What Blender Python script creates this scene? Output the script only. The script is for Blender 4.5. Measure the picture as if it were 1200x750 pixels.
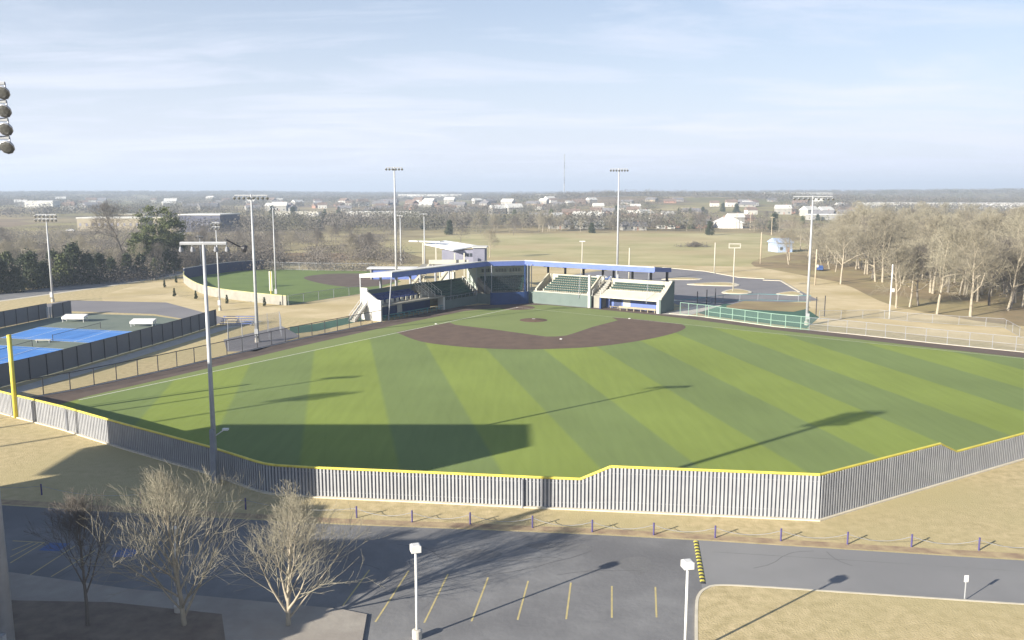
import bpy, math, random
import numpy as np
from mathutils import Vector, Matrix, noise as mnoise

R = math.radians
scene = bpy.context.scene
for o in list(bpy.data.objects):
    bpy.data.objects.remove(o)
COL = scene.collection

# ------------------------------------------------------------------ camera
CAM_H = 25.0
PITCH = math.atan(150/1000)
cam_data = bpy.data.cameras.new('camera')
cam_data.sensor_width = 36; cam_data.lens = 30.0
cam_data.clip_start = 0.5; cam_data.clip_end = 20000
cam = bpy.data.objects.new('camera', cam_data); COL.objects.link(cam)
cam.location = (0, 0, CAM_H); cam.rotation_euler = (R(90)-PITCH, 0, 0)
scene.camera = cam
scene.render.resolution_x = 1024; scene.render.resolution_y = 640

# ------------------------------------------------------------------ sun, sky, exposure
SUN_AZ, SUN_EL = 231.5, 19.3          # compass bearing the light comes from (0 = +Y), elevation
SD = Vector((math.sin(R(SUN_AZ))*math.cos(R(SUN_EL)), math.cos(R(SUN_AZ))*math.cos(R(SUN_EL)), math.sin(R(SUN_EL))))
sun = bpy.data.lights.new('sun', 'SUN'); sun.energy = 5.0; sun.angle = R(0.5); sun.color = (1.0, 0.93, 0.80)
so = bpy.data.objects.new('sun', sun); COL.objects.link(so)
so.rotation_euler = SD.to_track_quat('Z', 'Y').to_euler()
world = bpy.data.worlds.new('World'); scene.world = world; world.use_nodes = True
wn = world.node_tree; wn.nodes.clear()
def wnode(t, **k):
    n = wn.nodes.new(t)
    for a, b in k.items(): setattr(n, a, b)
    return n
wo = wnode('ShaderNodeOutputWorld'); bg = wnode('ShaderNodeBackground')
sky = wnode('ShaderNodeTexSky', sky_type='NISHITA'); sky.sun_disc = False
sky.sun_elevation = R(SUN_EL); sky.sun_rotation = R(SUN_AZ)
sky.air_density = 1.1; sky.dust_density = 0.7; sky.ozone_density = 4.0
bg.inputs[1].default_value = 0.055
# thin cirrus, laid out on a flat layer high above the ground
tc = wnode('ShaderNodeTexCoord'); sep = wnode('ShaderNodeSeparateXYZ'); wn.links.new(tc.outputs['Generated'], sep.inputs[0])
mx = wnode('ShaderNodeMath', operation='MAXIMUM'); wn.links.new(sep.outputs[2], mx.inputs[0]); mx.inputs[1].default_value = 0.0
ad = wnode('ShaderNodeMath', operation='ADD'); wn.links.new(mx.outputs[0], ad.inputs[0]); ad.inputs[1].default_value = 0.06
dx = wnode('ShaderNodeMath', operation='DIVIDE'); dy = wnode('ShaderNodeMath', operation='DIVIDE')
wn.links.new(sep.outputs[0], dx.inputs[0]); wn.links.new(ad.outputs[0], dx.inputs[1])
wn.links.new(sep.outputs[1], dy.inputs[0]); wn.links.new(ad.outputs[0], dy.inputs[1])
cmb = wnode('ShaderNodeCombineXYZ'); wn.links.new(dx.outputs[0], cmb.inputs[0]); wn.links.new(dy.outputs[0], cmb.inputs[1])
mp = wnode('ShaderNodeMapping'); wn.links.new(cmb.outputs[0], mp.inputs[0]); mp.inputs['Rotation'].default_value = (0, 0, R(38)); mp.inputs['Scale'].default_value = (0.5, 1.0, 1); mp.inputs['Location'].default_value = (3.4, 1.2, 0)
n1 = wnode('ShaderNodeTexNoise'); n1.inputs['Scale'].default_value = 0.9; n1.inputs['Detail'].default_value = 9; n1.inputs['Roughness'].default_value = 0.62; n1.inputs['Distortion'].default_value = 0.5
wn.links.new(mp.outputs[0], n1.inputs['Vector'])
cr = wnode('ShaderNodeValToRGB'); cr.color_ramp.elements[0].position = 0.46; cr.color_ramp.elements[1].position = 0.80
cr.color_ramp.elements[0].color = (0, 0, 0, 1); cr.color_ramp.elements[1].color = (1, 1, 1, 1)
wn.links.new(n1.outputs['Fac'], cr.inputs[0])
ml = wnode('ShaderNodeMath', operation='MULTIPLY'); wn.links.new(cr.outputs[0], ml.inputs[0]); ml.inputs[1].default_value = 0.55
inv = wnode('ShaderNodeMath', operation='SUBTRACT'); inv.inputs[0].default_value = 1.0; wn.links.new(mx.outputs[0], inv.inputs[1])
pw_ = wnode('ShaderNodeMath', operation='POWER'); wn.links.new(inv.outputs[0], pw_.inputs[0]); pw_.inputs[1].default_value = 4.0
vl = wnode('ShaderNodeMath', operation='MULTIPLY'); wn.links.new(pw_.outputs[0], vl.inputs[0]); vl.inputs[1].default_value = 0.95
add0 = wnode('ShaderNodeMath', operation='ADD', use_clamp=True); wn.links.new(ml.outputs[0], add0.inputs[0]); wn.links.new(vl.outputs[0], add0.inputs[1])
mixc = wnode('ShaderNodeMix', data_type='RGBA'); wn.links.new(add0.outputs[0], mixc.inputs[0]); wn.links.new(sky.outputs[0], mixc.inputs[6])
mixc.inputs[7].default_value = (7.1, 7.35, 8.5, 1)
wn.links.new(mixc.outputs[2], bg.inputs[0]); wn.links.new(bg.outputs[0], wo.inputs[0])
vs = scene.view_settings
vs.view_transform = 'Standard'; vs.look = 'None'; vs.gamma = 1; vs.use_curve_mapping = False
vs.exposure = 1.3

# ------------------------------------------------------------------ measuring: photo point -> place on the flat ground (or at height z)
def at(px, py, z=0.0):
    a = (px-600)/1000; b = (375-py)/1000
    c, s = math.cos(PITCH), math.sin(PITCH)
    t = (z-CAM_H)/(-s+b*c)
    return (a*t, (c+b*s)*t)

# ------------------------------------------------------------------ materials
MATS = {}
def mat(name, c1, c2=None, scale=1.0, detail=4, rough=0.85, bump=0.0, coord='Object', lo=0.35, hi=0.65, metal=0.0, c3=None, scale3=0.1, spec=0.3):
    if name in MATS: return MATS[name]
    m = bpy.data.materials.new(name); m.use_nodes = True; nt = m.node_tree
    b = nt.nodes['Principled BSDF']; b.inputs['Roughness'].default_value = rough; b.inputs['Metallic'].default_value = metal
    b.inputs['Specular IOR Level'].default_value = spec
    c2 = c2 or tuple(min(1, x*0.86) for x in c1)
    if coord == 'World':
        g = nt.nodes.new('ShaderNodeNewGeometry'); src = g.outputs['Position']
    else:
        g = nt.nodes.new('ShaderNodeTexCoord'); src = g.outputs['Object']
    n = nt.nodes.new('ShaderNodeTexNoise'); n.inputs['Scale'].default_value = scale; n.inputs['Detail'].default_value = detail; n.inputs['Roughness'].default_value = 0.6
    nt.links.new(src, n.inputs['Vector'])
    r = nt.nodes.new('ShaderNodeValToRGB'); r.color_ramp.elements[0].position = lo; r.color_ramp.elements[1].position = hi
    r.color_ramp.elements[0].color = (*c1, 1); r.color_ramp.elements[1].color = (*c2, 1)
    nt.links.new(n.outputs['Fac'], r.inputs[0]); out = r.outputs[0]
    if c3:
        n3 = nt.nodes.new('ShaderNodeTexNoise'); n3.inputs['Scale'].default_value = scale3; n3.inputs['Detail'].default_value = 5
        nt.links.new(src, n3.inputs['Vector'])
        r3 = nt.nodes.new('ShaderNodeValToRGB'); r3.color_ramp.elements[0].position = 0.45; r3.color_ramp.elements[1].position = 0.65
        nt.links.new(n3.outputs['Fac'], r3.inputs[0])
        mxx = nt.nodes.new('ShaderNodeMix'); mxx.data_type = 'RGBA'
        nt.links.new(r3.outputs[0], mxx.inputs[0]); nt.links.new(out, mxx.inputs[6]); mxx.inputs[7].default_value = (*c3, 1)
        out = mxx.outputs[2]
    nt.links.new(out, b.inputs['Base Color'])
    if bump:
        bp = nt.nodes.new('ShaderNodeBump'); bp.inputs['Strength'].default_value = bump; bp.inputs['Distance'].default_value = 0.05
        nb = nt.nodes.new('ShaderNodeTexNoise'); nb.inputs['Scale'].default_value = scale*6; nb.inputs['Detail'].default_value = 6
        nt.links.new(src, nb.inputs['Vector']); nt.links.new(nb.outputs['Fac'], bp.inputs['Height']); nt.links.new(bp.outputs[0], b.inputs['Normal'])
    MATS[name] = m
    return m

def see_through(name, col, cover):
    """woven wire or netting too fine to resolve: part covered, part open"""
    m = bpy.data.materials.new(name); m.use_nodes = True; nt = m.node_tree
    b = nt.nodes['Principled BSDF']; b.inputs['Base Color'].default_value = (*col, 1); b.inputs['Roughness'].default_value = .7
    tr = nt.nodes.new('ShaderNodeBsdfTransparent'); mi = nt.nodes.new('ShaderNodeMixShader'); mi.inputs[0].default_value = cover
    nt.links.new(tr.outputs[0], mi.inputs[1]); nt.links.new(b.outputs[0], mi.inputs[2])
    nt.links.new(mi.outputs[0], nt.nodes['Material Output'].inputs[0]); MATS[name] = m
    return m

M = dict(
 drygrass=mat('dry_grass', (.56,.45,.26), (.37,.30,.155), 1.3, 10, 1, .8, 'World', .32, .68, c3=(.43,.36,.19), scale3=.045),
 meadow=mat('meadow_grass', (.49,.42,.23), (.30,.28,.12), .03, 9, 1, .3, 'World', .35, .65, c3=(.42,.33,.18), scale3=.012),
 litter=mat('leaf_litter', (.30,.22,.12), (.20,.155,.085), .12, 8, 1, .5, 'World', .35, .65, c3=(.33,.27,.13), scale3=.04),
 pale=mat('pale_straw', (.60,.49,.30), (.50,.40,.23), .2, 8, 1, .3, 'World', c3=(.44,.35,.18), scale3=.06),
 bed=mat('mulch', (.16,.125,.10), (.22,.18,.14), .9, 8, 1, .4, 'World'),
 soil=mat('bare_soil', (.27,.19,.13), (.44,.34,.20), .9, 8, 1, .4, 'World'),
 asphalt=mat('asphalt', (.165,.163,.165), (.225,.222,.222), .45, 12, .9, .4, 'World', .3, .7, c3=(.145,.143,.147), scale3=.10),
 tar=mat('crack_sealant', (.085,.083,.085), (.11,.108,.11), 1, 4, .7, coord='World'),
 asphaltp=mat('worn_patch', (.150,.147,.148), (.17,.168,.168), .8, 8, .9, .3, 'World'),
 asphalt2=mat('old_asphalt', (.22,.217,.217), (.255,.25,.25), .12, 8, .9, .2, 'World', c3=(.195,.192,.195), scale3=.05),
 asphalt3=mat('far_asphalt', (.19,.18,.19), (.22,.21,.215), .1, 6, .9, .2, 'World'),
 concrete=mat('concrete', (.48,.45,.40), (.40,.375,.33), .7, 6, .9, .2, 'World'),
 sidewalk=mat('sidewalk_concrete', (.34,.31,.27), (.28,.25,.22), .5, 8, .95, .3, 'World'),
 kerb=mat('kerb_concrete', (.62,.56,.45), (.52,.47,.37), 1, 6, .9, .1, 'World'),
 redkerb=mat('red_kerb', (.36,.16,.11), (.42,.30,.22), 1.2, 6, .9, .1, 'World'),
 dirt=mat('infield_clay', (.142,.096,.070), (.108,.074,.056), .45, 6, 1, .2, 'World'),
 track=mat('track_clay', (.10,.073,.06), (.13,.098,.08), .3, 6, 1, .2, 'World'),
 mound=mat('mound_clay', (.10,.062,.045), (.14,.09,.06), .8, 5, 1, .2, 'World'),
 white=mat('white_paint', (.70,.69,.67), (.62,.61,.59), 1.5, 4, .5),
 lines=mat('white_line_paint', (.75,.75,.68), (.62,.62,.52), 1.5, 4, .8, coord='World'),
 yline=mat('yellow_line_paint', (.55,.45,.20), (.42,.35,.18), 2.0, 6, .8, coord='World', lo=.3),
 paleyellow=mat('faded_yellow_cap', (.50,.47,.22), (.42,.40,.20), 1, 4, .6),
 presswall=mat('press_box_block', (.34,.38,.34), (.29,.33,.30), .5, 5, .9),
 bright=mat('white_roof_sheet', (.86,.86,.85), (.80,.80,.79), .6, 3, .5),
 yellow=mat('yellow_plastic', (.70,.60,.10), (.58,.49,.08), 1, 4, .5),
 blueline=mat('blue_bay_paint', (.10,.16,.34), (.08,.12,.24), 1, 4, .8, coord='World'),
 galv=mat('galvanised_steel', (.46,.47,.48), (.38,.39,.41), 1.2, 4, .55, metal=.15),
 galvdark=mat('weathered_steel', (.30,.31,.34), (.24,.25,.28), 1.2, 4, .6),
 black=mat('black_steel', (.035,.035,.04), (.05,.05,.055), 1, 3, .5),
 picket=mat('picket_steel', (.38,.385,.40), (.32,.325,.345), .8, 5, .5),
 screen=mat('fence_backing', (.17,.185,.22), (.21,.225,.26), .6, 4, .8),
 wind=mat('windscreen', (.145,.15,.16), (.16,.165,.175), .5, 4, .9),
 tgreen=mat('court_green', (.14,.17,.14), (.17,.195,.16), .3, 5, .8, coord='World'),
 tblue=mat('court_blue', (.085,.25,.62), (.075,.22,.55), .3, 5, .7, coord='World'),
 padgrey=mat('wall_padding', (.135,.17,.16), (.115,.15,.14), .4, 4, .8),
 padblue=mat('blue_padding', (.022,.055,.17), (.018,.045,.14), .6, 4, .7),
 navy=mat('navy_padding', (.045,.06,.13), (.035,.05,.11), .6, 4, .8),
 fascia=mat('blue_fascia', (.12,.17,.42), (.10,.145,.37), .6, 3, .5),
 cream=mat('cream_concrete', (.50,.475,.40), (.43,.41,.34), .5, 6, .9),
 block=mat('painted_block', (.26,.26,.32), (.22,.22,.28), .5, 6, .9),
 stucco=mat('white_stucco', (.60,.59,.55), (.52,.51,.48), .4, 5, .9),
 deck=mat('deck_concrete', (.30,.285,.25), (.24,.23,.20), .6, 6, .95),
 sgreen=mat('green_seat', (.028,.072,.066), (.022,.060,.056), 1, 3, .5),
 sblue=mat('blue_seat', (.045,.075,.26), (.035,.06,.20), 1, 3, .5),
 teal=mat('teal_rail', (.10,.30,.32), (.08,.25,.27), 1, 3, .5),
 minted=mat('mint_rail', (.24,.36,.29), (.20,.31,.25), 1, 3, .5),
 turf3=mat('infield_turf_pile', (.190,.230,.078), (.172,.212,.070), .12, 6, 1, coord='World'),
 turf2=mat('softball_turf', (.145,.20,.055), (.12,.17,.05), .12, 5, 1, coord='World'),
 cage_turf=mat('cage_turf', (.055,.125,.09), (.045,.105,.075), .2, 5, 1, coord='World'),
 glass=mat('dark_glass', (.03,.04,.05), (.05,.06,.07), 1, 2, .15, spec=.6),
 lens=mat('lamp_lens', (.13,.13,.12), (.09,.09,.085), 3, 2, .25, spec=.6),
 reflector=mat('lamp_housing', (.50,.50,.52), (.42,.42,.45), 2, 2, .4, metal=.3),
 purple=mat('purple_post', (.085,.07,.19), (.07,.06,.16), 1, 2, .5),
 bark=mat('pale_bark', (.40,.35,.27), (.30,.26,.20), 1.5, 5, 1),
 twig=mat('twig_bark', (.30,.27,.20), (.23,.205,.155), .5, 4, 1),
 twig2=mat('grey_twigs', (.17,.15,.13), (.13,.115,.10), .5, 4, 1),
 twig3=mat('tan_twigs', (.35,.32,.24), (.27,.245,.185), .5, 4, 1),
 wood=mat('wood_pole', (.48,.41,.30), (.38,.32,.24), 1.5, 5, .95),
 needle=mat('evergreen_needles', (.12,.135,.055), (.075,.092,.04), .5, 4, 1),
 cedar=mat('cedar_foliage', (.060,.072,.036), (.038,.050,.028), .5, 4, 1),
 roofg=mat('grey_roof', (.22,.21,.22), (.17,.165,.17), .4, 3, .9),
 roofb=mat('brown_roof', (.22,.16,.13), (.17,.125,.10), .4, 3, .9),
 brick=mat('brick_wall', (.34,.20,.15), (.29,.165,.12), .8, 5, .9),
 siding=mat('pale_siding', (.36,.35,.32), (.30,.29,.27), .4, 3, .8),
 tan=mat('tan_wall', (.34,.30,.22), (.29,.25,.18), .3, 3, .9),
 navywall=mat('slate_wall', (.10,.105,.15), (.085,.09,.13), .3, 3, .8),
 bluewall=mat('pale_blue_wall', (.36,.46,.66), (.32,.42,.62), .3, 3, .8),
 carw=mat('white_car_paint', (.75,.76,.78), (.72,.73,.75), 1, 1, .25, spec=.6),
 carb=mat('blue_car_paint', (.05,.09,.24), (.04,.08,.22), 1, 1, .25, spec=.6),
 rubber=mat('black_rubber', (.02,.02,.02), (.03,.03,.03), 1, 1, .9),
)
see_through('chain_link', (.16,.17,.18), .17)
see_through('green_mesh', (.12,.20,.17), .27)
see_through('cage_net', (.18,.19,.20), .12)
see_through('backstop_net', (.10,.11,.12), .12)

# striped artificial turf: rolls laid in alternating colours
def turf_material():
    m = bpy.data.materials.new('striped_turf'); m.use_nodes = True; nt = m.node_tree; b = nt.nodes['Principled BSDF']
    b.inputs['Roughness'].default_value = 1; b.inputs['Specular IOR Level'].default_value = .1
    g = nt.nodes.new('ShaderNodeNewGeometry'); sx = nt.nodes.new('ShaderNodeSeparateXYZ'); nt.links.new(g.outputs['Position'], sx.inputs[0])
    def math_(op, a, bb=None, clamp=False):
        n = nt.nodes.new('ShaderNodeMath'); n.operation = op; n.use_clamp = clamp
        for i, v in enumerate((a, bb)):
            if v is None: continue
            if isinstance(v, (int, float)): n.inputs[i].default_value = v
            else: nt.links.new(v, n.inputs[i])
        return n.outputs[0]
    s = math_('ADD', math_('MULTIPLY', sx.outputs[0], .98), math_('MULTIPLY', sx.outputs[1], .2))
    s = math_('DIVIDE', math_('SUBTRACT', s, 4.93-18*9), 9.0)
    fr = math_('FRACT', math_('MULTIPLY', s, .5))
    d = math_('ABSOLUTE', math_('SUBTRACT', fr, .25))            # 0..0.25 inside the dark roll
    fr2 = math_('ABSOLUTE', math_('SUBTRACT', fr, 1.0)); dd = math_('MINIMUM', d, math_('ADD', fr2, .25))
    w = math_('MULTIPLY', math_('SUBTRACT', .262, dd), 40, True)   # 1 dark
    seam = math_('FRACT', math_('MULTIPLY', s, 2.0))
    seam = math_('LESS_THAN', math_('ABSOLUTE', math_('SUBTRACT', seam, .5)), .02)
    mi = nt.nodes.new('ShaderNodeMix'); mi.data_type = 'RGBA'; nt.links.new(w, mi.inputs[0])
    mi.inputs[6].default_value = (.212,.264,.064,1); mi.inputs[7].default_value = (.170,.220,.078,1)
    # fine pile variation, streaked along the rolls
    mp = nt.nodes.new('ShaderNodeMapping'); mp.inputs['Rotation'].default_value = (0,0,R(11.5)); mp.inputs['Scale'].default_value = (1.6,.12,1)
    nt.links.new(g.outputs['Position'], mp.inputs[0])
    nz = nt.nodes.new('ShaderNodeTexNoise'); nz.inputs['Scale'].default_value = .8; nz.inputs['Detail'].default_value = 6; nt.links.new(mp.outputs[0], nz.inputs['Vector'])
    nz2 = nt.nodes.new('ShaderNodeTexNoise'); nz2.inputs['Scale'].default_value = .06; nz2.inputs['Detail'].default_value = 8; nt.links.new(g.outputs['Position'], nz2.inputs['Vector'])
    v = math_('ADD', math_('MULTIPLY', nz.outputs['Fac'], .24), math_('MULTIPLY', nz2.outputs['Fac'], .44))
    v = math_('SUBTRACT', math_('ADD', v, .66), math_('MULTIPLY', seam, .03))
    hv = nt.nodes.new('ShaderNodeHueSaturation'); nt.links.new(v, hv.inputs['Value']); nt.links.new(mi.outputs[2], hv.inputs['Color'])
    nt.links.new(hv.outputs[0], b.inputs['Base Color'])
    return m
M['turf'] = turf_material()

# outer land: winter pasture, ploughed fields and brown scrub in patches
def land_material():
    m = bpy.data.materials.new('far_land'); m.use_nodes = True; nt = m.node_tree; b = nt.nodes['Principled BSDF']
    b.inputs['Roughness'].default_value = 1; b.inputs['Specular IOR Level'].default_value = .1
    g = nt.nodes.new('ShaderNodeNewGeometry')
    vo = nt.nodes.new('ShaderNodeTexVoronoi'); vo.inputs['Scale'].default_value = .0045; vo.inputs['Randomness'].default_value = .9
    nt.links.new(g.outputs['Position'], vo.inputs['Vector'])
    sp = nt.nodes.new('ShaderNodeSeparateColor'); nt.links.new(vo.outputs['Color'], sp.inputs[0])
    cr = nt.nodes.new('ShaderNodeValToRGB'); e = cr.color_ramp; e.interpolation = 'CONSTANT'
    cols = [(0,(.30,.26,.12)),(.25,(.36,.29,.16)),(.5,(.22,.21,.10)),(.7,(.27,.20,.13)),(.85,(.40,.34,.19))]
    e.elements[0].position = 0; e.elements[0].color = (*cols[0][1],1)
    e.elements[1].position = cols[1][0]; e.elements[1].color = (*cols[1][1],1)
    for p, c in cols[2:]:
        k = e.elements.new(p); k.color = (*c,1)
    nt.links.new(sp.outputs[0], cr.inputs[0])
    nz = nt.nodes.new('ShaderNodeTexNoise'); nz.inputs['Scale'].default_value = .02; nz.inputs['Detail'].default_value = 10; nt.links.new(g.outputs['Position'], nz.inputs['Vector'])
    mi = nt.nodes.new('ShaderNodeMix'); mi.data_type = 'RGBA'; mi.inputs[7].default_value = (.19,.155,.10,1)
    r2 = nt.nodes.new('ShaderNodeValToRGB'); r2.color_ramp.elements[0].position = .42; r2.color_ramp.elements[1].position = .68
    nt.links.new(nz.outputs['Fac'], r2.inputs[0]); nt.links.new(r2.outputs[0], mi.inputs[0]); nt.links.new(cr.outputs[0], mi.inputs[6])
    nt.links.new(mi.outputs[2], b.inputs['Base Color'])
    return m
M['land'] = land_material()

# ------------------------------------------------------------------ mesh builder and tags
class MB:
    def __init__(s): s.v = []; s.f = []; s.mi = []; s.m = 0
    def add(s, vs, fs):
        k = len(s.v); s.v += [tuple(x) for x in vs]
        for f in fs: s.f.append(tuple(i+k for i in f)); s.mi.append(s.m)
        return s
    def hexa(s, p):   # 4 bottom, 4 top, counter-clockwise
        return s.add(p, [(3,2,1,0),(4,5,6,7),(0,1,5,4),(1,2,6,5),(2,3,7,6),(3,0,4,7)])
    def box(s, x0,x1,y0,y1,z0,z1):
        return s.hexa([(x0,y0,z0),(x1,y0,z0),(x1,y1,z0),(x0,y1,z0),(x0,y0,z1),(x1,y0,z1),(x1,y1,z1),(x0,y1,z1)])
    def quadprism(s, q, z0, z1):   # q: four plan points; z0,z1 numbers or lists
        z0 = z0 if isinstance(z0,(list,tuple)) else [z0]*4; z1 = z1 if isinstance(z1,(list,tuple)) else [z1]*4
        area = sum(q[i][0]*q[(i+1)%4][1]-q[(i+1)%4][0]*q[i][1] for i in range(4))
        if area < 0: q = q[::-1]; z0 = z0[::-1]; z1 = z1[::-1]
        return s.hexa([(q[i][0],q[i][1],z0[i]) for i in range(4)]+[(q[i][0],q[i][1],z1[i]) for i in range(4)])
    def prism(s, poly, z0, z1):
        n = len(poly)
        area = sum(poly[i][0]*poly[(i+1)%n][1]-poly[(i+1)%n][0]*poly[i][1] for i in range(n))
        if area < 0: poly = poly[::-1]
        return s.add([(x,y,z0) for x,y in poly]+[(x,y,z1) for x,y in poly],
            [tuple(range(n-1,-1,-1)), tuple(range(n,2*n))]+[(i,(i+1)%n,n+(i+1)%n,n+i) for i in range(n)])
    def sheet(s, poly, z):
        n = len(poly)
        area = sum(poly[i][0]*poly[(i+1)%n][1]-poly[(i+1)%n][0]*poly[i][1] for i in range(n))
        if area < 0: poly = poly[::-1]
        return s.add([(x,y,z) for x,y in poly], [tuple(range(n))])
    def tube(s, a, b, r0, r1=None, n=8, caps=True):
        r1 = r0 if r1 is None else r1
        a = Vector(a); b = Vector(b); d = (b-a).normalized()
        u = d.orthogonal().normalized(); w = d.cross(u)
        vs = []
        for p, r in ((a,r0),(b,r1)):
            for i in range(n):
                t = 2*math.pi*i/n; vs.append(p+u*math.cos(t)*r+w*math.sin(t)*r)
        fs = [(i,(i+1)%n,n+(i+1)%n,n+i) for i in range(n)]
        if caps: fs += [tuple(range(n-1,-1,-1)), tuple(range(n,2*n))]
        return s.add(vs, fs)
    def lathe(s, c, prof, n=12, axis=(0,0,1)):
        c = Vector(c); d = Vector(axis).normalized(); u = d.orthogonal().normalized(); w = d.cross(u); vs = []
        for r, h in prof:
            for i in range(n):
                t = 2*math.pi*i/n; vs.append(c+d*h+u*math.cos(t)*r+w*math.sin(t)*r)
        fs = []
        for k in range(len(prof)-1):
            for i in range(n): fs.append((k*n+i, k*n+(i+1)%n, (k+1)*n+(i+1)%n, (k+1)*n+i))
        fs += [tuple(range(n-1,-1,-1)), tuple((len(prof)-1)*n+i for i in range(n))]
        return s.add(vs, fs)
    def build(s, name, mats, parent=None, smooth=False, world=True):
        me = bpy.data.meshes.new(name)
        vs = s.v
        if parent is not None and world:
            l = parent.location
            if parent.parent is not None: l = l + parent.parent.location
            vs = [(x-l[0], y-l[1], z-l[2]) for x,y,z in vs]
        me.from_pydata(vs, [], s.f)
        for m in (mats if isinstance(mats,(list,tuple)) else [mats]): me.materials.append(m)
        if any(s.mi): me.polygons.foreach_set('material_index', s.mi)
        if smooth: me.polygons.foreach_set('use_smooth', [True]*len(me.polygons))
        me.update()
        o = bpy.data.objects.new(name, me); COL.objects.link(o)
        if parent is not None: o.parent = parent
        return o

def tag(o, label, cat, group=None):
    o['label'] = label; o['category'] = cat
    if group: o['group'] = group
    return o
def struct(o): o['kind'] = 'structure'; return o
def stuff(o, label, cat): o['kind'] = 'stuff'; o['label'] = label; o['category'] = cat; return o
def thing(name, label, cat, loc=(0,0,0), rz=0, group=None):
    o = bpy.data.objects.new(name, None); COL.objects.link(o); o.location = loc; o.rotation_euler = (0,0,rz); o.empty_display_size = .3
    return tag(o, label, cat, group)
def copy_tree(src, parent=None):
    c = src.copy(); COL.objects.link(c)
    if parent is not None: c.parent = parent
    for ch in src.children: copy_tree(ch, c)
    return c
class Place:
    """first placement uses the prototype itself, later ones copy it"""
    def __init__(s, root): s.root = root; s.used = False
    def put(s, loc, rz=0, scale=1.0, label=None, group=None, cat=None):
        o = s.root if not s.used else copy_tree(s.root)
        s.used = True
        o.location = loc; o.rotation_euler = (0,0,rz); o.scale = (scale,)*3 if isinstance(scale,(int,float)) else scale
        if label: o['label'] = label
        if cat: o['category'] = cat
        if group: o['group'] = group
        elif 'group' in o: del o['group']
        return o

def smooth_line(pts, n=8, closed=False):
    out = []; N = len(pts)
    rng = range(N) if closed else range(N-1)
    for i in rng:
        p0 = pts[(i-1)%N] if closed or i>0 else pts[0]; p1 = pts[i]; p2 = pts[(i+1)%N]
        p3 = pts[(i+2)%N] if closed or i+2<N else pts[-1]
        for k in range(n):
            t = k/n
            out.append(tuple(.5*((2*p1[j])+(-p0[j]+p2[j])*t+(2*p0[j]-5*p1[j]+4*p2[j]-p3[j])*t*t+(-p0[j]+3*p1[j]-3*p2[j]+p3[j])*t**3) for j in range(2)))
    if not closed: out.append(tuple(pts[-1]))
    return out
def offset_line(pts, d):
    """shift an open plan polyline sideways by d (left of travel is positive)"""
    out = []
    for i in range(len(pts)):
        ns = []
        for a, b in ((i-1,i),(i,i+1)):
            if a < 0 or b >= len(pts): continue
            v = Vector((pts[b][0]-pts[a][0], pts[b][1]-pts[a][1])).normalized(); ns.append(Vector((-v.y, v.x)))
        if len(ns) == 1: n = ns[0]
        else: n = (ns[0]+ns[1])/(1+ns[0].dot(ns[1]))
        out.append((pts[i][0]+n.x*d, pts[i][1]+n.y*d))
    return out
def strip(mb, pts, w0, w1, z):
    a = offset_line(pts, w0); b = offset_line(pts, w1)
    for i in range(len(pts)-1): mb.sheet([a[i],a[i+1],b[i+1],b[i]], z)
    return mb
def strip_solid(mb, pts, w0, w1, z0, z1):
    a = offset_line(pts, w0); b = offset_line(pts, w1)
    for i in range(len(pts)-1): mb.quadprism([a[i],a[i+1],b[i+1],b[i]], z0, z1)
    return mb
def walk(pts, step, start=0.0):
    """points every `step` metres along a polyline, with direction"""
    out = []; s = start; acc = 0
    for i in range(len(pts)-1):
        a = Vector(pts[i][:2]); b = Vector(pts[i+1][:2]); L = (b-a).length; d = (b-a)/L
        while s <= acc+L:
            out.append((a+d*(s-acc), d)); s += step
        acc += L
    return out

# ================================================================== THE GROUND
def smoothstep(a, b, x):
    t = max(0, min(1, (x-a)/(b-a))); return t*t*(3-2*t)
def land_h(x, y):
    r = math.hypot(x, y)
    s = smoothstep(650, 3600, r)
    if s <= 0: return 0.0
    h = 12*s + s*9*mnoise.noise((x/900, y/900, .3)) + s*3*mnoise.noise((x/260, y/260, 2.1))
    h += 15*math.exp(-((x-260)/330)**2-((y-1450)/420)**2) + 13*math.exp(-((x-1500)/800)**2-((y-2400)/600)**2)
    h += 8*math.exp(-((x+1050)/260)**2-((y-3500)/500)**2)
    return h
def land_grid():
    xs = sorted(set([-9000,-7000,-5500]+list(range(-4500,4501,150))+[5500,7000,9000]+list(range(-600,601,75))))
    ys = sorted(set([-600,-300,0,300,600]+list(range(600,6001,120))+[6500,7500,9000]))
    mb = MB(); idx = {}
    vs = []; 
    for j, y in enumerate(ys):
        for i, x in enumerate(xs):
            vs.append((x, y, land_h(x, y)))
    nx = len(xs)
    fs = [(j*nx+i, j*nx+i+1, (j+1)*nx+i+1, (j+1)*nx+i) for j in range(len(ys)-1) for i in range(nx-1)]
    mb.add(vs, fs); return struct(mb.build('ground', M['land'], smooth=True))
land_grid()
def on_land(px, py):
    """walk out along the sight line until it meets the land"""
    a = (px-600)/1000; b = (375-py)/1000
    c, s = math.cos(PITCH), math.sin(PITCH)
    d = Vector((a, c+b*s, -s+b*c)); t = 200
    while t < 8000:
        p = Vector((0,0,CAM_H))+d*t
        if p.z <= land_h(p.x, p.y): return (p.x, p.y, land_h(p.x, p.y))
        t += 6
    return (p.x, p.y, land_h(p.x, p.y))

def P_(pts): return [at(*p) for p in pts]
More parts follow.
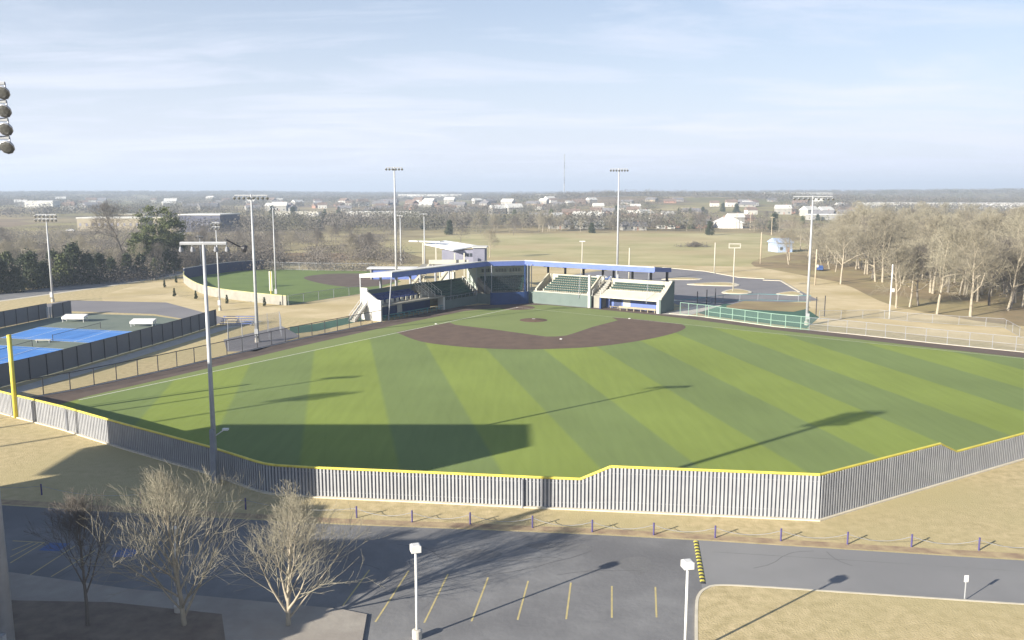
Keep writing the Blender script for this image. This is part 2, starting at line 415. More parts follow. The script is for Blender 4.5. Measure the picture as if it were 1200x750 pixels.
# near dry grass round the ball field
struct(MB().sheet([(-230,20),(230,20),(230,330),(90,330),(40,300),(-130,300),(-230,300)], .004).build('dry_grass_ground', M['drygrass']))
struct(MB().sheet([at(560,322),at(900,312),at(985,297),at(935,283),at(890,273.5),at(560,273.5),at(440,285)], .008).build('meadow', M['meadow']))
struct(MB().sheet(smooth_line(P_([(880,309),(960,332),(1010,353),(1100,369),(1210,383),(1500,400),(1500,290),(1000,290),(930,296)]),6,True), .010).build('woodland_floor', M['litter']))
struct(MB().sheet(smooth_line(P_([(945,352),(985,333),(1040,356),(1120,372),(1215,386),(1500,410),(1500,470),(1200,409),(1060,391),(960,378)]),6,True), .014).build('pale_bank', M['pale']))
struct(MB().sheet(smooth_line(P_([(212,348),(330,356),(420,344),(440,352),(425,372),(330,372),(268,376),(120,352),(170,332),(206,326)]),6,True), .008).build('grass_bank', M['pale']))

# car park in the foreground, road and kerbs
north = P_([(-260,575),(0,592),(165,602),(400,615),(560,621),(700,627),(830,634),(1000,645),(1200,657),(1500,676)])
struct(MB().sheet(north+[at(1500,730),at(1200,713),at(900,692.5),at(842,689),at(826,693),(11.6,49.5),(11.3,30),(-70,30)], .012).build('car_park', M['asphalt']))
eb = MB(); strip(eb, north, .25, 1.2, .010); struct(eb.build('soil_edge', M['soil']))
struct(MB().sheet([at(812,633),at(1500,676),at(1500,730),at(1200,713),at(900,692.5),at(842,689),at(823,690)], .016).build('road', M['asphalt2']))
struct(strip(MB(), P_([(835,647),(1000,657),(1200,670),(1500,688)]), -.04, .04, .020).build('road_joint', M['asphalt']))
kb = P_([(818,760),(818,712),(821,699),(829,692),(845,688.5),(900,691),(1050,701),(1200,711),(1500,730)])
kb = smooth_line(kb, 4)
struct(strip_solid(MB(), kb, 0, .18, .0, .14).build('kerb', M['kerb']))
struct(strip_solid(MB(), P_([(905,692.2),(1050,702),(1200,712),(1500,731)]), .20, .50, .0, .030).build('painted_gutter', M['redkerb']))
struct(MB().sheet([(p[0],p[1]) for p in offset_line(kb,-.02)]+[(60,20),(11.5,20)], .13).build('grass_island', M['drygrass']))
# pavement and bed at the lower left
struct(MB().prism([at(-40,668),at(15,673),at(150,692),at(400,716),at(430,722),(-8,40),(-60,40)], 0, .13).build('pavement', M['sidewalk']))
struct(MB().sheet([at(-40,700),at(20,706),at(130,708),at(260,722),(-15,42),(-50,42)], .136).build('planting_bed', M['bed']))
# sealed cracks and worn patches in the tarmac
rc = random.Random(7); ck = MB()
for k in range(15):
    px0, py0 = rc.uniform(-20,1150), rc.uniform(640,705) if k%3 else rc.uniform(640,665)
    if px0 > 800: py0 = rc.uniform(645,672)
    p = Vector(at(px0,py0)); a0 = rc.choice([.15,1.5,.1,2.6])+rc.uniform(-.3,.3); pts = [tuple(p)]
    for q in range(rc.randrange(5,12)):
        a0 += rc.uniform(-.35,.35); p = p+Vector((math.cos(a0),math.sin(a0)))*rc.uniform(.5,1.1)
        if px0 < 800 and p.x > 11: break
        if px0 > 800 and (p.y < 53.5 or p.y > 57): break
        pts.append(tuple(p))
    if len(pts) > 3: strip(ck, pts, -.022, .022, .0172)
struct(ck.build('sealed_cracks', M['tar']))
pt_ = MB()
for px0,py0,w_,d_ in ((560,650,1.8,.9),(655,640,2.4,.7),(365,640,1.5,1.1),(745,662,1.2,1.5)):
    c = at(px0,py0); pt_.sheet(smooth_line([(c[0]+w_*math.cos(t_)*rc.uniform(.8,1.1),c[1]+d_*math.sin(t_)*rc.uniform(.8,1.1)) for t_ in [q*math.pi/4 for q in range(8)]],3,True), .0150)
struct(pt_.build('tarmac_patches', M['asphaltp']))
# painted bays
ln = MB()
for x1,y1,x2,y2 in [(479,669,451,712),(525,673,505,714),(572,677,558,714),(619,681,610,714),(669,683,665,714),(717,687,717,714),(768,688,769,714)]:
    a = at(x1,y1); b = at(x2,y2); a = Vector(a); b = Vector(b); b = a+(b-a)*1.35
    strip(ln, [tuple(a),tuple(b)], -.055, .055, .018)
struct(ln.build('yellow_bay_lines', M['yline']))
ln = MB()
for pts in ([(433,668),(402,710)],[(12,660),(52,636)],[(15,634),(52,636)],[(34,675),(88,640)],[(14,645),(40,635)],[(12,653),(46,635.5)],[(60,676),(112,645)]):
    strip(ln, P_(pts), -.05, .05, .018)
struct(ln.build('faded_bay_lines', M['yline']))
bb = MB()
for cx, cy in ((63,641),(147,648)):
    c = at(cx,cy); bb.quadprism([(c[0]-.75,c[1]-.6),(c[0]+.75,c[1]-.75),(c[0]+.85,c[1]+.6),(c[0]-.65,c[1]+.75)], .0125, .018)
struct(bb.build('blue_bay_marks', M['blueline']))
# speed bump
a = Vector(at(815.5,634.5)); b = Vector(at(824,684.5)); L = (b-a).length; d = (b-a)/L; n = Vector((-d.y,d.x))
t = thing('speed_bump', 'striped yellow and black speed bump lying across the road', 'speed bump', (a.x,a.y,.016))
for k, (mm, nm) in enumerate(((M['yellow'],'yellow_block'),(M['black'],'black_block'))):
    N = 26
    for i in range(k, N, 2):
        mb = MB()
        p = a+d*(L*i/N); q = a+d*(L*(i+.98)/N)
        prof = [(-.17,.016),(-.13,.05),(-.06,.075),(.06,.075),(.13,.05),(.17,.016)]
        vs = [(p.x+n.x*u,p.y+n.y*u,z) for u,z in prof]+[(q.x+n.x*u,q.y+n.y*u,z) for u,z in prof]; m_ = len(prof)
        mb.add(vs, [tuple(range(m_)), tuple(range(2*m_-1,m_-1,-1))]+[(i2,i2+m_,(i2+1)%m_+m_,(i2+1)%m_) for i2 in range(m_)])
        mb.build(nm, mm, t)

# ================================================================== BALL FIELD
HOME = at(606,360.4)
fenceL = P_([(20,470),(43,465),(87,457),(198,433),(270,416),(349,398),(447,377.5)])     # foul ground fence, left
fenceR = P_([(784,367.5),(820,371),(907,383),(1000,392),(1100,403),(1200,413),(1420,437)])
of_pts = P_([(-110,457),(0,483),(18,488),(75,503),(145,525),(250,556),(300,573.5),(312,577),(325,579),(370,582),(500,588),(620,594),(800,602),(940,608.3),(958,609.2),(1000,596.5),(1200,537),(1430,468)])
LFd = at(515,363.5); MIDd = [at(570,357.5), at(600,355.5), at(625,356), at(692,360), at(775,366.5)]
turf_poly = [p for p in of_pts[2:-1]] + [fenceR[5]] + fenceR[4::-1] + MIDd[::-1] + [LFd] + fenceL[::-1][:-1]
struct(MB().sheet(turf_poly, .016).build('baseball_turf', M['turf']))
tr = MB()
inL = P_([(70,474),(105,464),(198,442.5),(280,423),(349,406.5),(447,384.5),(520,369.5)])
outL = P_([(18,478),(43,465),(198,433),(270,416),(349,398),(447,377.5),(515,363)])
for i in range(len(inL)-1): tr.sheet([inL[i],inL[i+1],outL[i+1],outL[i]], .022)
back_in = P_([(520,369.5),(545,364.5),(580,361.2),(606,357.8),(640,357.4),(692,361.8),(760,368.5),(800,373)])
back_out = P_([(515,363),(540,359),(572,356.8),(604,354.5),(640,354.9),(692,358.8),(765,365),(800,368)])
for i in range(len(back_in)-1): tr.sheet([back_in[i],back_in[i+1],back_out[i+1],back_out[i]], .022)
inR = P_([(800,373),(907,386.8),(1000,397),(1100,408.5),(1200,419.5),(1420,446)])
outR = P_([(800,368),(907,383),(1000,392),(1100,403),(1200,413),(1420,437)])
for i in range(len(inR)-1): tr.sheet([inR[i],inR[i+1],outR[i+1],outR[i]], .022)
struct(tr.build('warning_track', M['track']))
arc = smooth_line(P_([(464,389.5),(491.7,400),(530,405.5),(572,408.6),(612,409.6),(653,408.8),(690,407),(722.7,403.5),(755,398.5),(781,393),(797,388),(803.5,383.6),(799.7,380.2)]), 6)
inner = P_([(763,375.8),(737,373.2),(717,372.2),(724,375.5),(695,383),(676,389.5),(664,393.2),(652,394.4),(640,394.5),(621,392),(582,386.6),(533,380.6),(527,378)])
struct(MB().sheet(arc+inner, .026).build('infield_dirt', M['dirt']))
m0 = at(625.3,375.2)
struct(MB().lathe((m0[0],m0[1],.02), [(2.75,0),(2.3,.07),(1.3,.2),(.6,.25)], 28).build('pitchers_mound', M['mound'], smooth=False))
hc = Vector(HOME)
struct(MB().prism([(hc.x+3.9*math.cos(k*math.pi/16), hc.y+3.9*math.sin(k*math.pi/16)) for k in range(32)], .020,.0265).build('home_plate_circle', M['dirt']))
fl = MB(); LP = at(92,469); RP = at(1200,420.3); RP2 = (HOME[0]+(RP[0]-HOME[0])*1.25, HOME[1]+(RP[1]-HOME[1])*1.25)
strip(fl, [HOME, LP], -.09, .09, .030); strip(fl, [HOME, RP2], -.05, .05, .030)
struct(fl.build('foul_lines', M['lines']))
inf = P_([(92,469),(464,389.5),(511,380),(527,378),(533,380.6),(582,386.6),(621,392),(640,394.5),(652,394.4),(664,393.2),(676,389.5),(695,383),(724,375.5),(717,372.2),(737,373.2),(763,375.8),(799.7,380.2),(1200,420.3)])
struct(MB().sheet(inf+inR[::-1][1:]+back_in[::-1][1:]+inL[::-1][1:], .019).build('infield_turf', M['turf3']))
def base_pad(px, py, lab, z=.026):
    c = at(px,py); mb = MB(); s = .26
    mb.prism([(c[0]+s*math.cos(.55+k*math.pi/2+e), c[1]+s*math.sin(.55+k*math.pi/2+e)) for k in range(4) for e in (-.12,.12)], z, z+.09)
    tag(mb.build('base', M['white']), lab, 'base')
base_pad(511,379.8,'white base on the foul line nearest the blue seated dugout'); base_pad(657.4,397.6,'white base on the clay in front of the outfield turf'); base_pad(737.6,373.6,'white base on the clay nearest the bright cream dugout')
c = m0; tag(MB().box(c[0]-.3,c[0]+.3,c[1]-.08,c[1]+.08,.2,.30).build('pitching_rubber', M['white']), 'white pitching rubber on top of the clay mound', 'pitching rubber')
c = HOME; tag(MB().prism([(c[0]-.22,c[1]-.2),(c[0]+.22,c[1]-.2),(c[0]+.22,c[1]+.03),(c[0],c[1]+.24),(c[0]-.22,c[1]+.03)],.0265,.045).build('home_plate', M['white']), 'white home plate in the clay circle before the backstop', 'home plate')

# ------------------------------------------------------------------ outfield fence
t = thing('outfield_fence', 'long white picketed outfield fence with yellow cap and raised middle stretch', 'fence', (of_pts[0][0],of_pts[0][1],0))
path = of_pts
cum = [0]
for i in range(len(path)-1): cum.append(cum[-1]+math.hypot(path[i+1][0]-path[i][0], path[i+1][1]-path[i][1]))
def along(px, py):
    q = Vector(at(px,py)); best = None
    for i in range(len(path)-1):
        a = Vector(path[i]); b = Vector(path[i+1]); ab = b-a; k = max(0,min(1,(q-a).dot(ab)/ab.length_squared)); dd = (a+ab*k-q).length
        if best is None or dd < best[0]: best = (dd, cum[i]+k*ab.length)
    return best[1]
s1, s2, s3, s4 = along(680,597), along(715,598.5), along(1097,567), along(1117,561)
def fh(s):
    if s < s1: return 2.5
    if s < s2: return 2.5+(s-s1)/(s2-s1)*1.12
    if s < s3: return 3.62
    if s < s4: return 3.62-(s-s3)/(s4-s3)*1.12
    return 2.5
seg_s = sorted(set(cum+[s1,s2,s3,s4]))
def pt_at(s):
    for i in range(len(path)-1):
        if s <= cum[i+1]+1e-6:
            k = (s-cum[i])/(cum[i+1]-cum[i]); return (path[i][0]+(path[i+1][0]-path[i][0])*k, path[i][1]+(path[i+1][1]-path[i][1])*k)
    return path[-1]
dense = [pt_at(s) for s in seg_s]
bk = MB(); A = offset_line(dense, .0); B = offset_line(dense, .05)
for i in range(len(dense)-1):
    h0, h1 = fh(seg_s[i])-.03, fh(seg_s[i+1])-.03
    q = [A[i],A[i+1],B[i+1],B[i]]
    bk.quadprism(q, .1, [h0,h1,h1,h0])
bk.build('backing_screen', M['screen'], t)
cap = MB()
for i in range(len(dense)-1):
    cap.tube((*A[i],fh(seg_s[i])), (*A[i+1],fh(seg_s[i+1])), .11, .11, 10, caps=False)
cap.build('yellow_cap', M['yellow'], t, True)
kb2 = strip_solid(MB(), path, -.34, .14, 0, .11); kb2.build('concrete_footing', M['kerb'], t)
pk = MB(); rail = MB(); post = MB()
rr = random.Random(3)
for k, (p, d) in enumerate(walk(path, .30, .2)):
    s = .2+k*.30; h = fh(s)-.08; n = Vector((d.y,-d.x)); w = .088; o1 = .06; o2 = .12
    h += rr.uniform(-.02,.02); ln_ = rr.uniform(-.018,.018)
    q = [p-d*w+n*o1, p+d*w+n*o1, p+d*(w-.012)+n*o2, p-d*(w-.012)+n*o2]
    bot = [(v.x,v.y) for v in q]; top = [(v.x+d.x*ln_,v.y+d.y*ln_) for v in q]
    if (q[1]-q[0]).cross(q[2]-q[0]) < 0: bot = bot[::-1]; top = top[::-1]
    pk.hexa([(x,y,.12) for x,y in bot]+[(x,y,h) for x,y in top])
pk.build('picket_panel', M['picket'], t)
for zf in (.2, .85):
    for i in range(len(dense)-1):
        a = offset_line(dense, -.03)
        rail.tube((*a[i], fh(seg_s[i])*zf), (*a[i+1], fh(seg_s[i+1])*zf), .025, n=5)
rail.build('rail', M['galvdark'], t)
for sx in (along(250,556), along(612,593.6), along(43,494), along(80,505)):
    p = pt_at(sx); MB().tube((p[0],p[1]-.32,0),(p[0],p[1]-.32,fh(sx)-.12),.09,n=8).build('seam_post', M['galvdark'], t)
# foul pole
b0 = at(19,489.5); t = thing('foul_pole', 'tall yellow foul pole standing at the outfield fence', 'foul pole', (b0[0],b0[1],0))
MB().tube((b0[0],b0[1],0),(b0[0],b0[1],9.3),.25,.24,10).build('pole', M['yellow'], t, True)
MB().lathe((b0[0],b0[1],9.3),[(.25,0),(.25,.08),(.1,.14)],10).build('pole_cap', M['yellow'], t)

# ------------------------------------------------------------------ pipe and mesh fences
def pipe_fence(name, label, pts, h, step, railm, postm, meshm, mid=False, cat='fence', r=.05, bottom=True):
    t = thing(name, label, cat, (pts[0][0],pts[0][1],0))
    top = MB(); me = MB(); md = MB(); bt = MB()
    for i in range(len(pts)-1):
        a, b = pts[i], pts[i+1]
        top.tube((*a,h),(*b,h),r,n=6)
        if mid: md.tube((*a,h*.5),(*b,h*.5),r*.8,n=6)
        bt.tube((*a,.12),(*b,.12),r*.7,n=6)
        me.add([(*a,.05),(*b,.05),(*b,h),(*a,h)], [(0,1,2,3)])
    top.build('rail', railm, t); bt.build('bottom_rail', railm, t)
    if mid: md.build('middle_rail', railm, t)
    me.build('wire_mesh', meshm, t)
    w = walk(pts, step)
    base = MB().tube((0,0,0),(0,0,h+.02),r*1.15,n=6).build('post', postm, t, world=False)
    for k, (p, d) in enumerate(w):
        o = base if k == 0 else base.copy()
        if k: COL.objects.link(o); o.parent = t
        o.location = (p.x-pts[0][0], p.y-pts[0][1], 0)
    return t
pipe_fence('foul_line_fence', 'black topped chain link fence running from foul pole to the white dugout end', fenceL, 2.35, 3.3, M['black'], M['black'], MATS['chain_link'], r=.06)
gr = [at(797,362.5)]+[at(830,372.3),at(907,383),at(948,387.3)]
pipe_fence('green_bullpen_fence', 'mint railed fence with green mesh in front of the bullpen', gr[1:], 2.45, 2.9, M['minted'], M['minted'], MATS['green_mesh'], mid=True, r=.07)
pipe_fence('bullpen_gate_fence', 'short mint railed gate fence beside the cream dugout', [at(797,368.5),at(815,370.6),at(830,372.3)], 2.5, 2.0, M['minted'], M['minted'], MATS['chain_link'], r=.06)
pipe_fence('outfield_foul_fence', 'grey chain link fence with middle rail along the right hand track', [at(948,387.3)]+fenceR[3:], 2.4, 3.3, M['galvdark'], M['galvdark'], MATS['chain_link'], mid=True, r=.035)
pipe_fence('park_fence', 'thin wire fence between the pale bank and the bare woods', P_([(960,374),(1030,373),(1066,377),(1110,380),(1176,384),(1195,395)]), 1.7, 4.5, M['galvdark'], M['galvdark'], MATS['chain_link'], r=.03)
struct(strip_solid(MB(), fenceR, -.12, .2, 0, .08).build('fence_kerb', M['kerb']))
struct(strip_solid(MB(), fenceL, -.25, .2, 0, .10).build('track_kerb', M['galvdark']))

# ================================================================== GRANDSTAND
V2 = lambda p: Vector((p[0],p[1]))
L0, C1, C2, R0 = V2(at(459,319,9.6)), V2(at(570,306,9.6)), V2(at(615,305,9.6)), V2(at(767,313,9.6))
class Frame:
    def __init__(s, o, e):
        s.o = o; s.L = (e-o).length; s.u = (e-o)/s.L; s.n = Vector((s.u.y,-s.u.x))
    def __call__(s, a, b): v = s.o+s.u*a+s.n*b; return (v.x, v.y)
    def box(s, mb, a0,a1,b0,b1,z0,z1): return mb.quadprism([s(a0,b0),s(a1,b0),s(a1,b1),s(a0,b1)], z0, z1)
    def slope(s, mb, a0,a1,b0,b1,zb0,zb1,th):   # slab sloping from b0 (height zb0) to b1
        return mb.quadprism([s(a0,b0),s(a1,b0),s(a1,b1),s(a0,b1)], [zb0-th,zb0-th,zb1-th,zb1-th], [zb0,zb0,zb1,zb1])
    def prof(s, mb, poly, a0, a1):              # poly of (b,z) pushed from a0 to a1
        n = len(poly); vs = [(*s(a0,b),z) for b,z in poly]+[(*s(a1,b),z) for b,z in poly]
        return mb.add(vs, [tuple(range(n)), tuple(range(2*n-1,n-1,-1))]+[(i,n+i,n+(i+1)%n,(i+1)%n) for i in range(n)])
    def tube(s, mb, a,b,z, a2,b2,z2, r, n=6): return mb.tube((*s(a,b),z), (*s(a2,b2),z2), r, n=n)
LF, CF, RF = Frame(L0,C1), Frame(C1,C2), Frame(C2,R0)
def mit(c, f1, f2, b): v = c+(f1.n+f2.n)*(b/(1+f1.n.dot(f2.n))); return (v.x, v.y)
m1 = lambda b: mit(C1,LF,CF,b); m2 = lambda b: mit(C2,CF,RF,b)

def lerp2(p, q, t): return (p[0]+(q[0]-p[0])*t, p[1]+(q[1]-p[1])*t)
def seat_rows(parent, left, right, b0, z0, rows, db, dz, seatm, deckm, step=.56, base=0, hb=.84):
    """concrete tiers with a row of moulded seats on each; left(b), right(b) give the ends"""
    tiers = MB()
    for k in range(rows):
        ba, bc = b0-k*db, b0-(k+1)*db; z = z0+k*dz
        tiers.quadprism([left(ba),right(ba),right(bc),left(bc)], max(base, z-dz*2.2), z)
    tiers.build('tier', deckm, parent)
    for k in range(rows):
        bm = b0-(k+.62)*db; z = z0+k*dz; p, q = V2(left(bm)), V2(right(bm)); L = (q-p).length; d = (q-p)/L; n = Vector((d.y,-d.x))
        sm = MB(); N = int((L-.4)/step); s0 = (L-N*step)/2
        for i in range(N):
            a = p+d*(s0+i*step); e = a+d*(step*.86)
            sm.quadprism([tuple(a+n*.24),tuple(e+n*.24),tuple(e-n*.16),tuple(a-n*.16)], z+.36, z+.42)
            sm.quadprism([tuple(a-n*.16),tuple(e-n*.16),tuple(e-n*.22),tuple(a-n*.22)], z+.30, z+hb)
            mdl = (a+e)/2
            sm.quadprism([tuple(mdl+d*.04+n*.1),tuple(mdl-d*.04+n*.1),tuple(mdl-d*.04-n*.1),tuple(mdl+d*.04-n*.1)], z, z+.36)
        sm.build('seat_row', seatm, parent)

# ---- left dugout (shaded side)
t = thing('dugout', 'shaded dugout with white end wall, blue inside and blue seats on top', 'dugout', (*LF(8,-4),0))
LF.prof(MB(), [(-1.5,0),(-1.5,4.1),(-2.5,4.2),(-5.0,5.6),(-5.0,6.35),(-6.6,6.35),(-6.6,0)], -1.7, -1.35).build('end_wall', M['stucco'], t)
LF.box(MB(), 18.1,18.6,-3.0,-1.45,0,3.0).build('pier', M['stucco'], t)
LF.box(MB(), -1.34,18.6,-3.6,-1.35,2.78,3.08).build('deck_slab', M['deck'], t)
LF.box(MB(), -1.34,18.6,-6.6,-6.3,0,5.75).build('back_wall', M['padgrey'], t)
LF.box(MB(), -1.3,18.05,-5.3,-5.1,0,2.75).build('inner_wall', M['padblue'], t)
LF.box(MB(), 7.2,8.7,-5.08,-5.0,0.1,2.5).build('inner_door', M['stucco'], t)
seat_rows(t, lambda b: LF(-.9,b), lambda b: LF(13.2,b), -3.62, 3.2, 3, .88, .42, M['sblue'], M['deck'], base=2.8)
for k in range(9): a = .4+k*1.5; LF.box(MB(), a,a+.75,-3.35,-3.25,3.1,3.85).build('rail_panel', M['cream'], t)
mb = MB(); LF.tube(mb,-1.2,-1.42,1.05,17.9,-1.42,1.05,.06)
for k in range(13): LF.tube(mb,-.9+k*1.5,-1.42,0,-.9+k*1.5,-1.42,1.05,.045)
LF.tube(mb,-1.2,-1.42,.55,17.9,-1.42,.55,.04); mb.build('front_rail', M['teal'], t)
mb = MB(); LF.box(mb,.5,16.5,-4.6,-4.1,.42,.50)
for k in range(9): LF.box(mb,.8+k*1.9,.95+k*1.9,-4.5,-4.2,0,.42)
mb.build('bench', M['teal'], t)
mb = MB()
for k in range(7): LF.box(mb, 13.7,17.9,-3.6-k*.4,-4.0-k*.4,2.8,3.25+k*.33)
mb.build('stair', M['deck'], t)
def stair_rail(f, a, b0, z0, b1, z1, parent, m, name='handrail'):
    mb = MB(); N = 5
    f.tube(mb,a,b0,z0+1,a,b1,z1+1,.06); f.tube(mb,a,b0,z0+.5,a,b1,z1+.5,.04)
    for i in range(N+1):
        k = i/N; b = b0+(b1-b0)*k; z = z0+(z1-z0)*k; f.tube(mb,a,b,z,a,b,z+1,.045)
    return mb.build(name, m, parent)
for a in (13.6,15.8,18.0): stair_rail(LF, a, -1.9, 3.0, -6.3, 5.6, t, M['white'])
# outside stair on the end
t2 = thing('end_stair', 'white railed outside stair climbing to the dugout end wall', 'stair', (*LF(-4,-5),0))
mb = MB()
for k in range(9): LF.box(mb,-5.2+k*.38,-4.82+k*.38,-6.4,-5.1,max(0,k*.33-.3),.3+k*.33)
mb.build('step', M['deck'], t2)
mb = MB()
for b in (-5.05,-6.45): mb.quadprism([LF(-5.4,b),LF(-1.75,b),LF(-1.75,b-.08),LF(-5.4,b-.08)],[.1,3.1,3.1,.1],[.5,3.6,3.6,.5]); LF.tube(mb,-5.4,b,1.3,-1.75,b,4.3,.05)
for k in range(4):
    for b in (-5.05,-6.45): LF.tube(mb,-5.3+k*1.15,b,k*.95,-5.3+k*1.15,b,1.35+k*.95,.045)
mb.build('handrail', M['white'], t2)

# ---- left seats, centre seats, right seats
t = thing('seating_section', 'shaded bank of dark green seats right of the blue seated dugout', 'grandstand', (*LF(25,-5),0))
lf = lambda b: LF(18.9,b)
def rf(b): p = m1(b); return lerp2(lf(b), p, 1-1.7/max(1,(V2(p)-V2(lf(b))).length))
seat_rows(t, lf, rf, -2.0, 1.75, 7, .86, .44, M['sgreen'], M['deck'])
bw = -2.0-7*.86
MB().quadprism([lf(bw),m1(bw),m1(bw-.25),lf(bw-.25)],0,5.3).build('back_wall', M['padgrey'], t)
MB().quadprism([lf(-1.9),rf(-1.9),rf(-1.6),lf(-1.6)],0,1.95).build('front_wall', M['padgrey'], t)
mb = MB()
p, q = lf(-1.75), rf(-1.75); mb.tube((*p,2.65),(*q,2.65),.05)
for i in range(9): r_ = lerp2(p,q,i/8); mb.tube((*r_,1.95),(*r_,2.65),.04)
mb.build('handrail', M['galvdark'], t)
for sa in (-.1,.0):
    mb = MB()
    for k in range(8):
        c = rf(-2-k*.8); mb.tube((*c,1.9+k*.40),(*c,2.9+k*.40),.05)
        if k: mb.tube((*cprev,2.9+(k-1)*.40),(*c,2.9+k*.40),.06)
        cprev = c
mb.build('aisle_rail', M['white'], t)
mb = MB()
for k in range(8): b = -2-k*.8; q1 = rf(b); q2 = m1(b); mb.quadprism([q1,q2,m1(b-.8),rf(b-.8)],0,1.8+k*.42)
mb.build('aisle_stair', M['deck'], t)

t = thing('seating_section', 'bank of dark green seats behind home plate under the press box wall', 'grandstand', (*CF(4.5,-2),0))
seat_rows(t, m1, m2, 2.0, 2.75, 6, .9, .46, M['sgreen'], M['deck'])
bw = 2.0-6*.9
MB().quadprism([m1(bw),m2(bw),m2(bw-.3),m1(bw-.3)],0,5.6).build('back_wall', M['deck'], t)
t = thing('press_box', 'grey press box wall with rows of small windows under the roof', 'press box', (*CF(4.5,-6),0))
bx0, bx1 = bw-.35, bw-4.2
MB().quadprism([m1(bx0),m2(bx0),m2(bx1),m1(bx1)],0,8.9).build('wall', M['presswall'], t)
pl, pr = V2(m1(bx0)), V2(m2(bx0)); Lw = (pr-pl).length; dw = (pr-pl)/Lw; nw = Vector((dw.y,-dw.x))
for k in range(3):
    for j in range(4):
        s = 1.2+k*(Lw-2.2)/3+j*.68
        a = pl+dw*s+nw*.03; e = a+dw*.52
        w = MB().quadprism([tuple(a),tuple(e),tuple(e-nw*.15),tuple(a-nw*.15)],6.75,7.55).build('window', M['glass'], t)
fr = MB()
a = pl+dw*.5+nw*.06; e = pl+dw*(Lw-.5)+nw*.06
fr.quadprism([tuple(a),tuple(e),tuple(e-nw*.05),tuple(a-nw*.05)],6.45,6.6); fr.build('sill', M['cream'], t)

t = thing('seating_section', 'sunlit bank of green seats with cream ends left of the cream dugout', 'grandstand', (*RF(10,-2),0))
lf2 = lambda b: RF(4.0+(-b)*.25,b); rf2 = lambda b: RF(16.3,b)
seat_rows(t, lf2, rf2, -.3, 2.85, 7, .72, .44, M['sgreen'], M['cream'], hb=.60)
RF.box(MB(), 3.4,17.6,-5.65,-5.35,0,6.35).build('back_wall', M['cream'], t)
RF.box(MB(), 2.6,17.6,.3,.62,0,2.68).build('front_wall', M['padgrey'], t)
RF.box(MB(), 2.6,17.6,-.28,.29,2.4,2.84).build('front_ledge', M['cream'], t)
RF.prof(MB(), [(.3,2.86),(.3,3.3),(-5.3,6.5),(-5.3,0),(.28,0)], 3.0,3.4).build('end_wall', M['cream'], t)
RF.prof(MB(), [(.3,2.86),(.3,3.3),(-5.3,6.5),(-5.3,0),(.28,0)], 16.4,16.75).build('end_wall', M['cream'], t)
RF.box(MB(), 16.9,17.35,.2,.75,0,7.2).build('net_pier', M['stucco'], t)
t = thing('aisle_stair', 'concrete aisle stair with white rails between the sunlit seats and cream dugout', 'stair', (*RF(18,-3),0))
mb = MB()
for k in range(9): RF.box(mb, 17.65,19.7,-.2-k*.55,-.75-k*.55,0,2.7+k*.38)
mb.build('step', M['deck'], t)
for a in (17.7,19.65): stair_rail(RF, a, .2, 2.7, -5.0, 5.9, t, M['white'])

# ---- backstop wall
t = thing('backstop_wall', 'low padded blue wall curving round behind home plate', 'wall', (*CF(4,3),0))
bp = smooth_line([lerp2(lf(-1.75),rf(-1.75),.99), m1(1.2), CF(1,2.9), CF(8,2.9), lerp2(m2(1.2),RF(2.6,.45),.5), RF(2.5,.45)], 5)
strip_solid(MB(), bp[:8], -.15,.15,0,2.3).build('padding', M['padgrey'], t)
strip_solid(MB(), bp[7:20], -.16,.16,0,2.72).build('blue_padding', M['padblue'], t)
strip_solid(MB(), bp[19:], -.15,.15,0,2.6).build('padding', M['padgrey'], t)
t = thing('backstop_net', 'fine dark netting hung behind home plate from the roof edge', 'net', (*CF(4,3),0))
mb = MB()
for i in range(3,len(bp)-3): mb.add([(*bp[i],2.72),(*bp[i+1],2.72),(*bp[i+1],8.7),(*bp[i],8.7)],[(0,1,2,3)])
mb.build('netting', MATS['backstop_net'], t)
mb = MB()
for i in (3,9,17,len(bp)-3): mb.tube((*bp[i],0),(*bp[i],8.9),.09)
mb.build('net_post', M['galvdark'], t)

# ---- right dugout (sunlit)
t = thing('dugout', 'sunlit cream dugout with bright blue inside wall and cream roof deck', 'dugout', (*RF(27,-2),0))
RF.slope(MB(), 19.75,33.6,.7,-1.9,2.75,3.95,.28).build('deck_slab', M['cream'], t)
RF.box(MB(), 19.75,33.6,-2.6,-2.4,0,2.6).build('inner_wall', M['fascia'], t)
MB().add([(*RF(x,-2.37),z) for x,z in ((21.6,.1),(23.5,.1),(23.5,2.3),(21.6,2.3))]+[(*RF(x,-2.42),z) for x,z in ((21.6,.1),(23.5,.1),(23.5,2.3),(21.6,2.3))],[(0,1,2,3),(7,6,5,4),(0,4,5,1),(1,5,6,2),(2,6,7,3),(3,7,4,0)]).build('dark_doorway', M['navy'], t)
RF.box(MB(), 23.9,25.6,-2.39,-2.33,.2,2.3).build('white_board', M['stucco'], t)
seat_rows(t, lambda b: RF(20.3,b), lambda b: RF(33.0,b), -1.95, 4.05, 3, .85, .42, M['sgreen'], M['cream'], base=2.9, hb=.60)
RF.box(MB(), 19.75,33.6,-4.95,-4.6,0,6.2).build('back_wall', M['cream'], t)
RF.prof(MB(), [(.75,0),(.75,3.0),(-1.9,4.3),(-4.6,5.9),(-4.6,6.2),(-6.2,6.2),(-6.2,0)], 33.62, 34.0).build('end_wall', M['padgrey'], t)
RF.prof(MB(), [(.75,2.9),(.75,3.2),(-1.9,4.5),(-4.6,6.1),(-4.6,6.45),(-6.2,6.45),(-6.2,6.22),(-4.65,6.22),(-1.9,4.32)], 33.5, 34.12).build('coping', M['cream'], t)
RF.box(MB(), 33.1,33.6,.3,.72,0,2.7).build('pier', M['stucco'], t)
RF.box(MB(), 19.7,20.1,.1,.72,0,2.5).build('pier', M['padblue'], t)
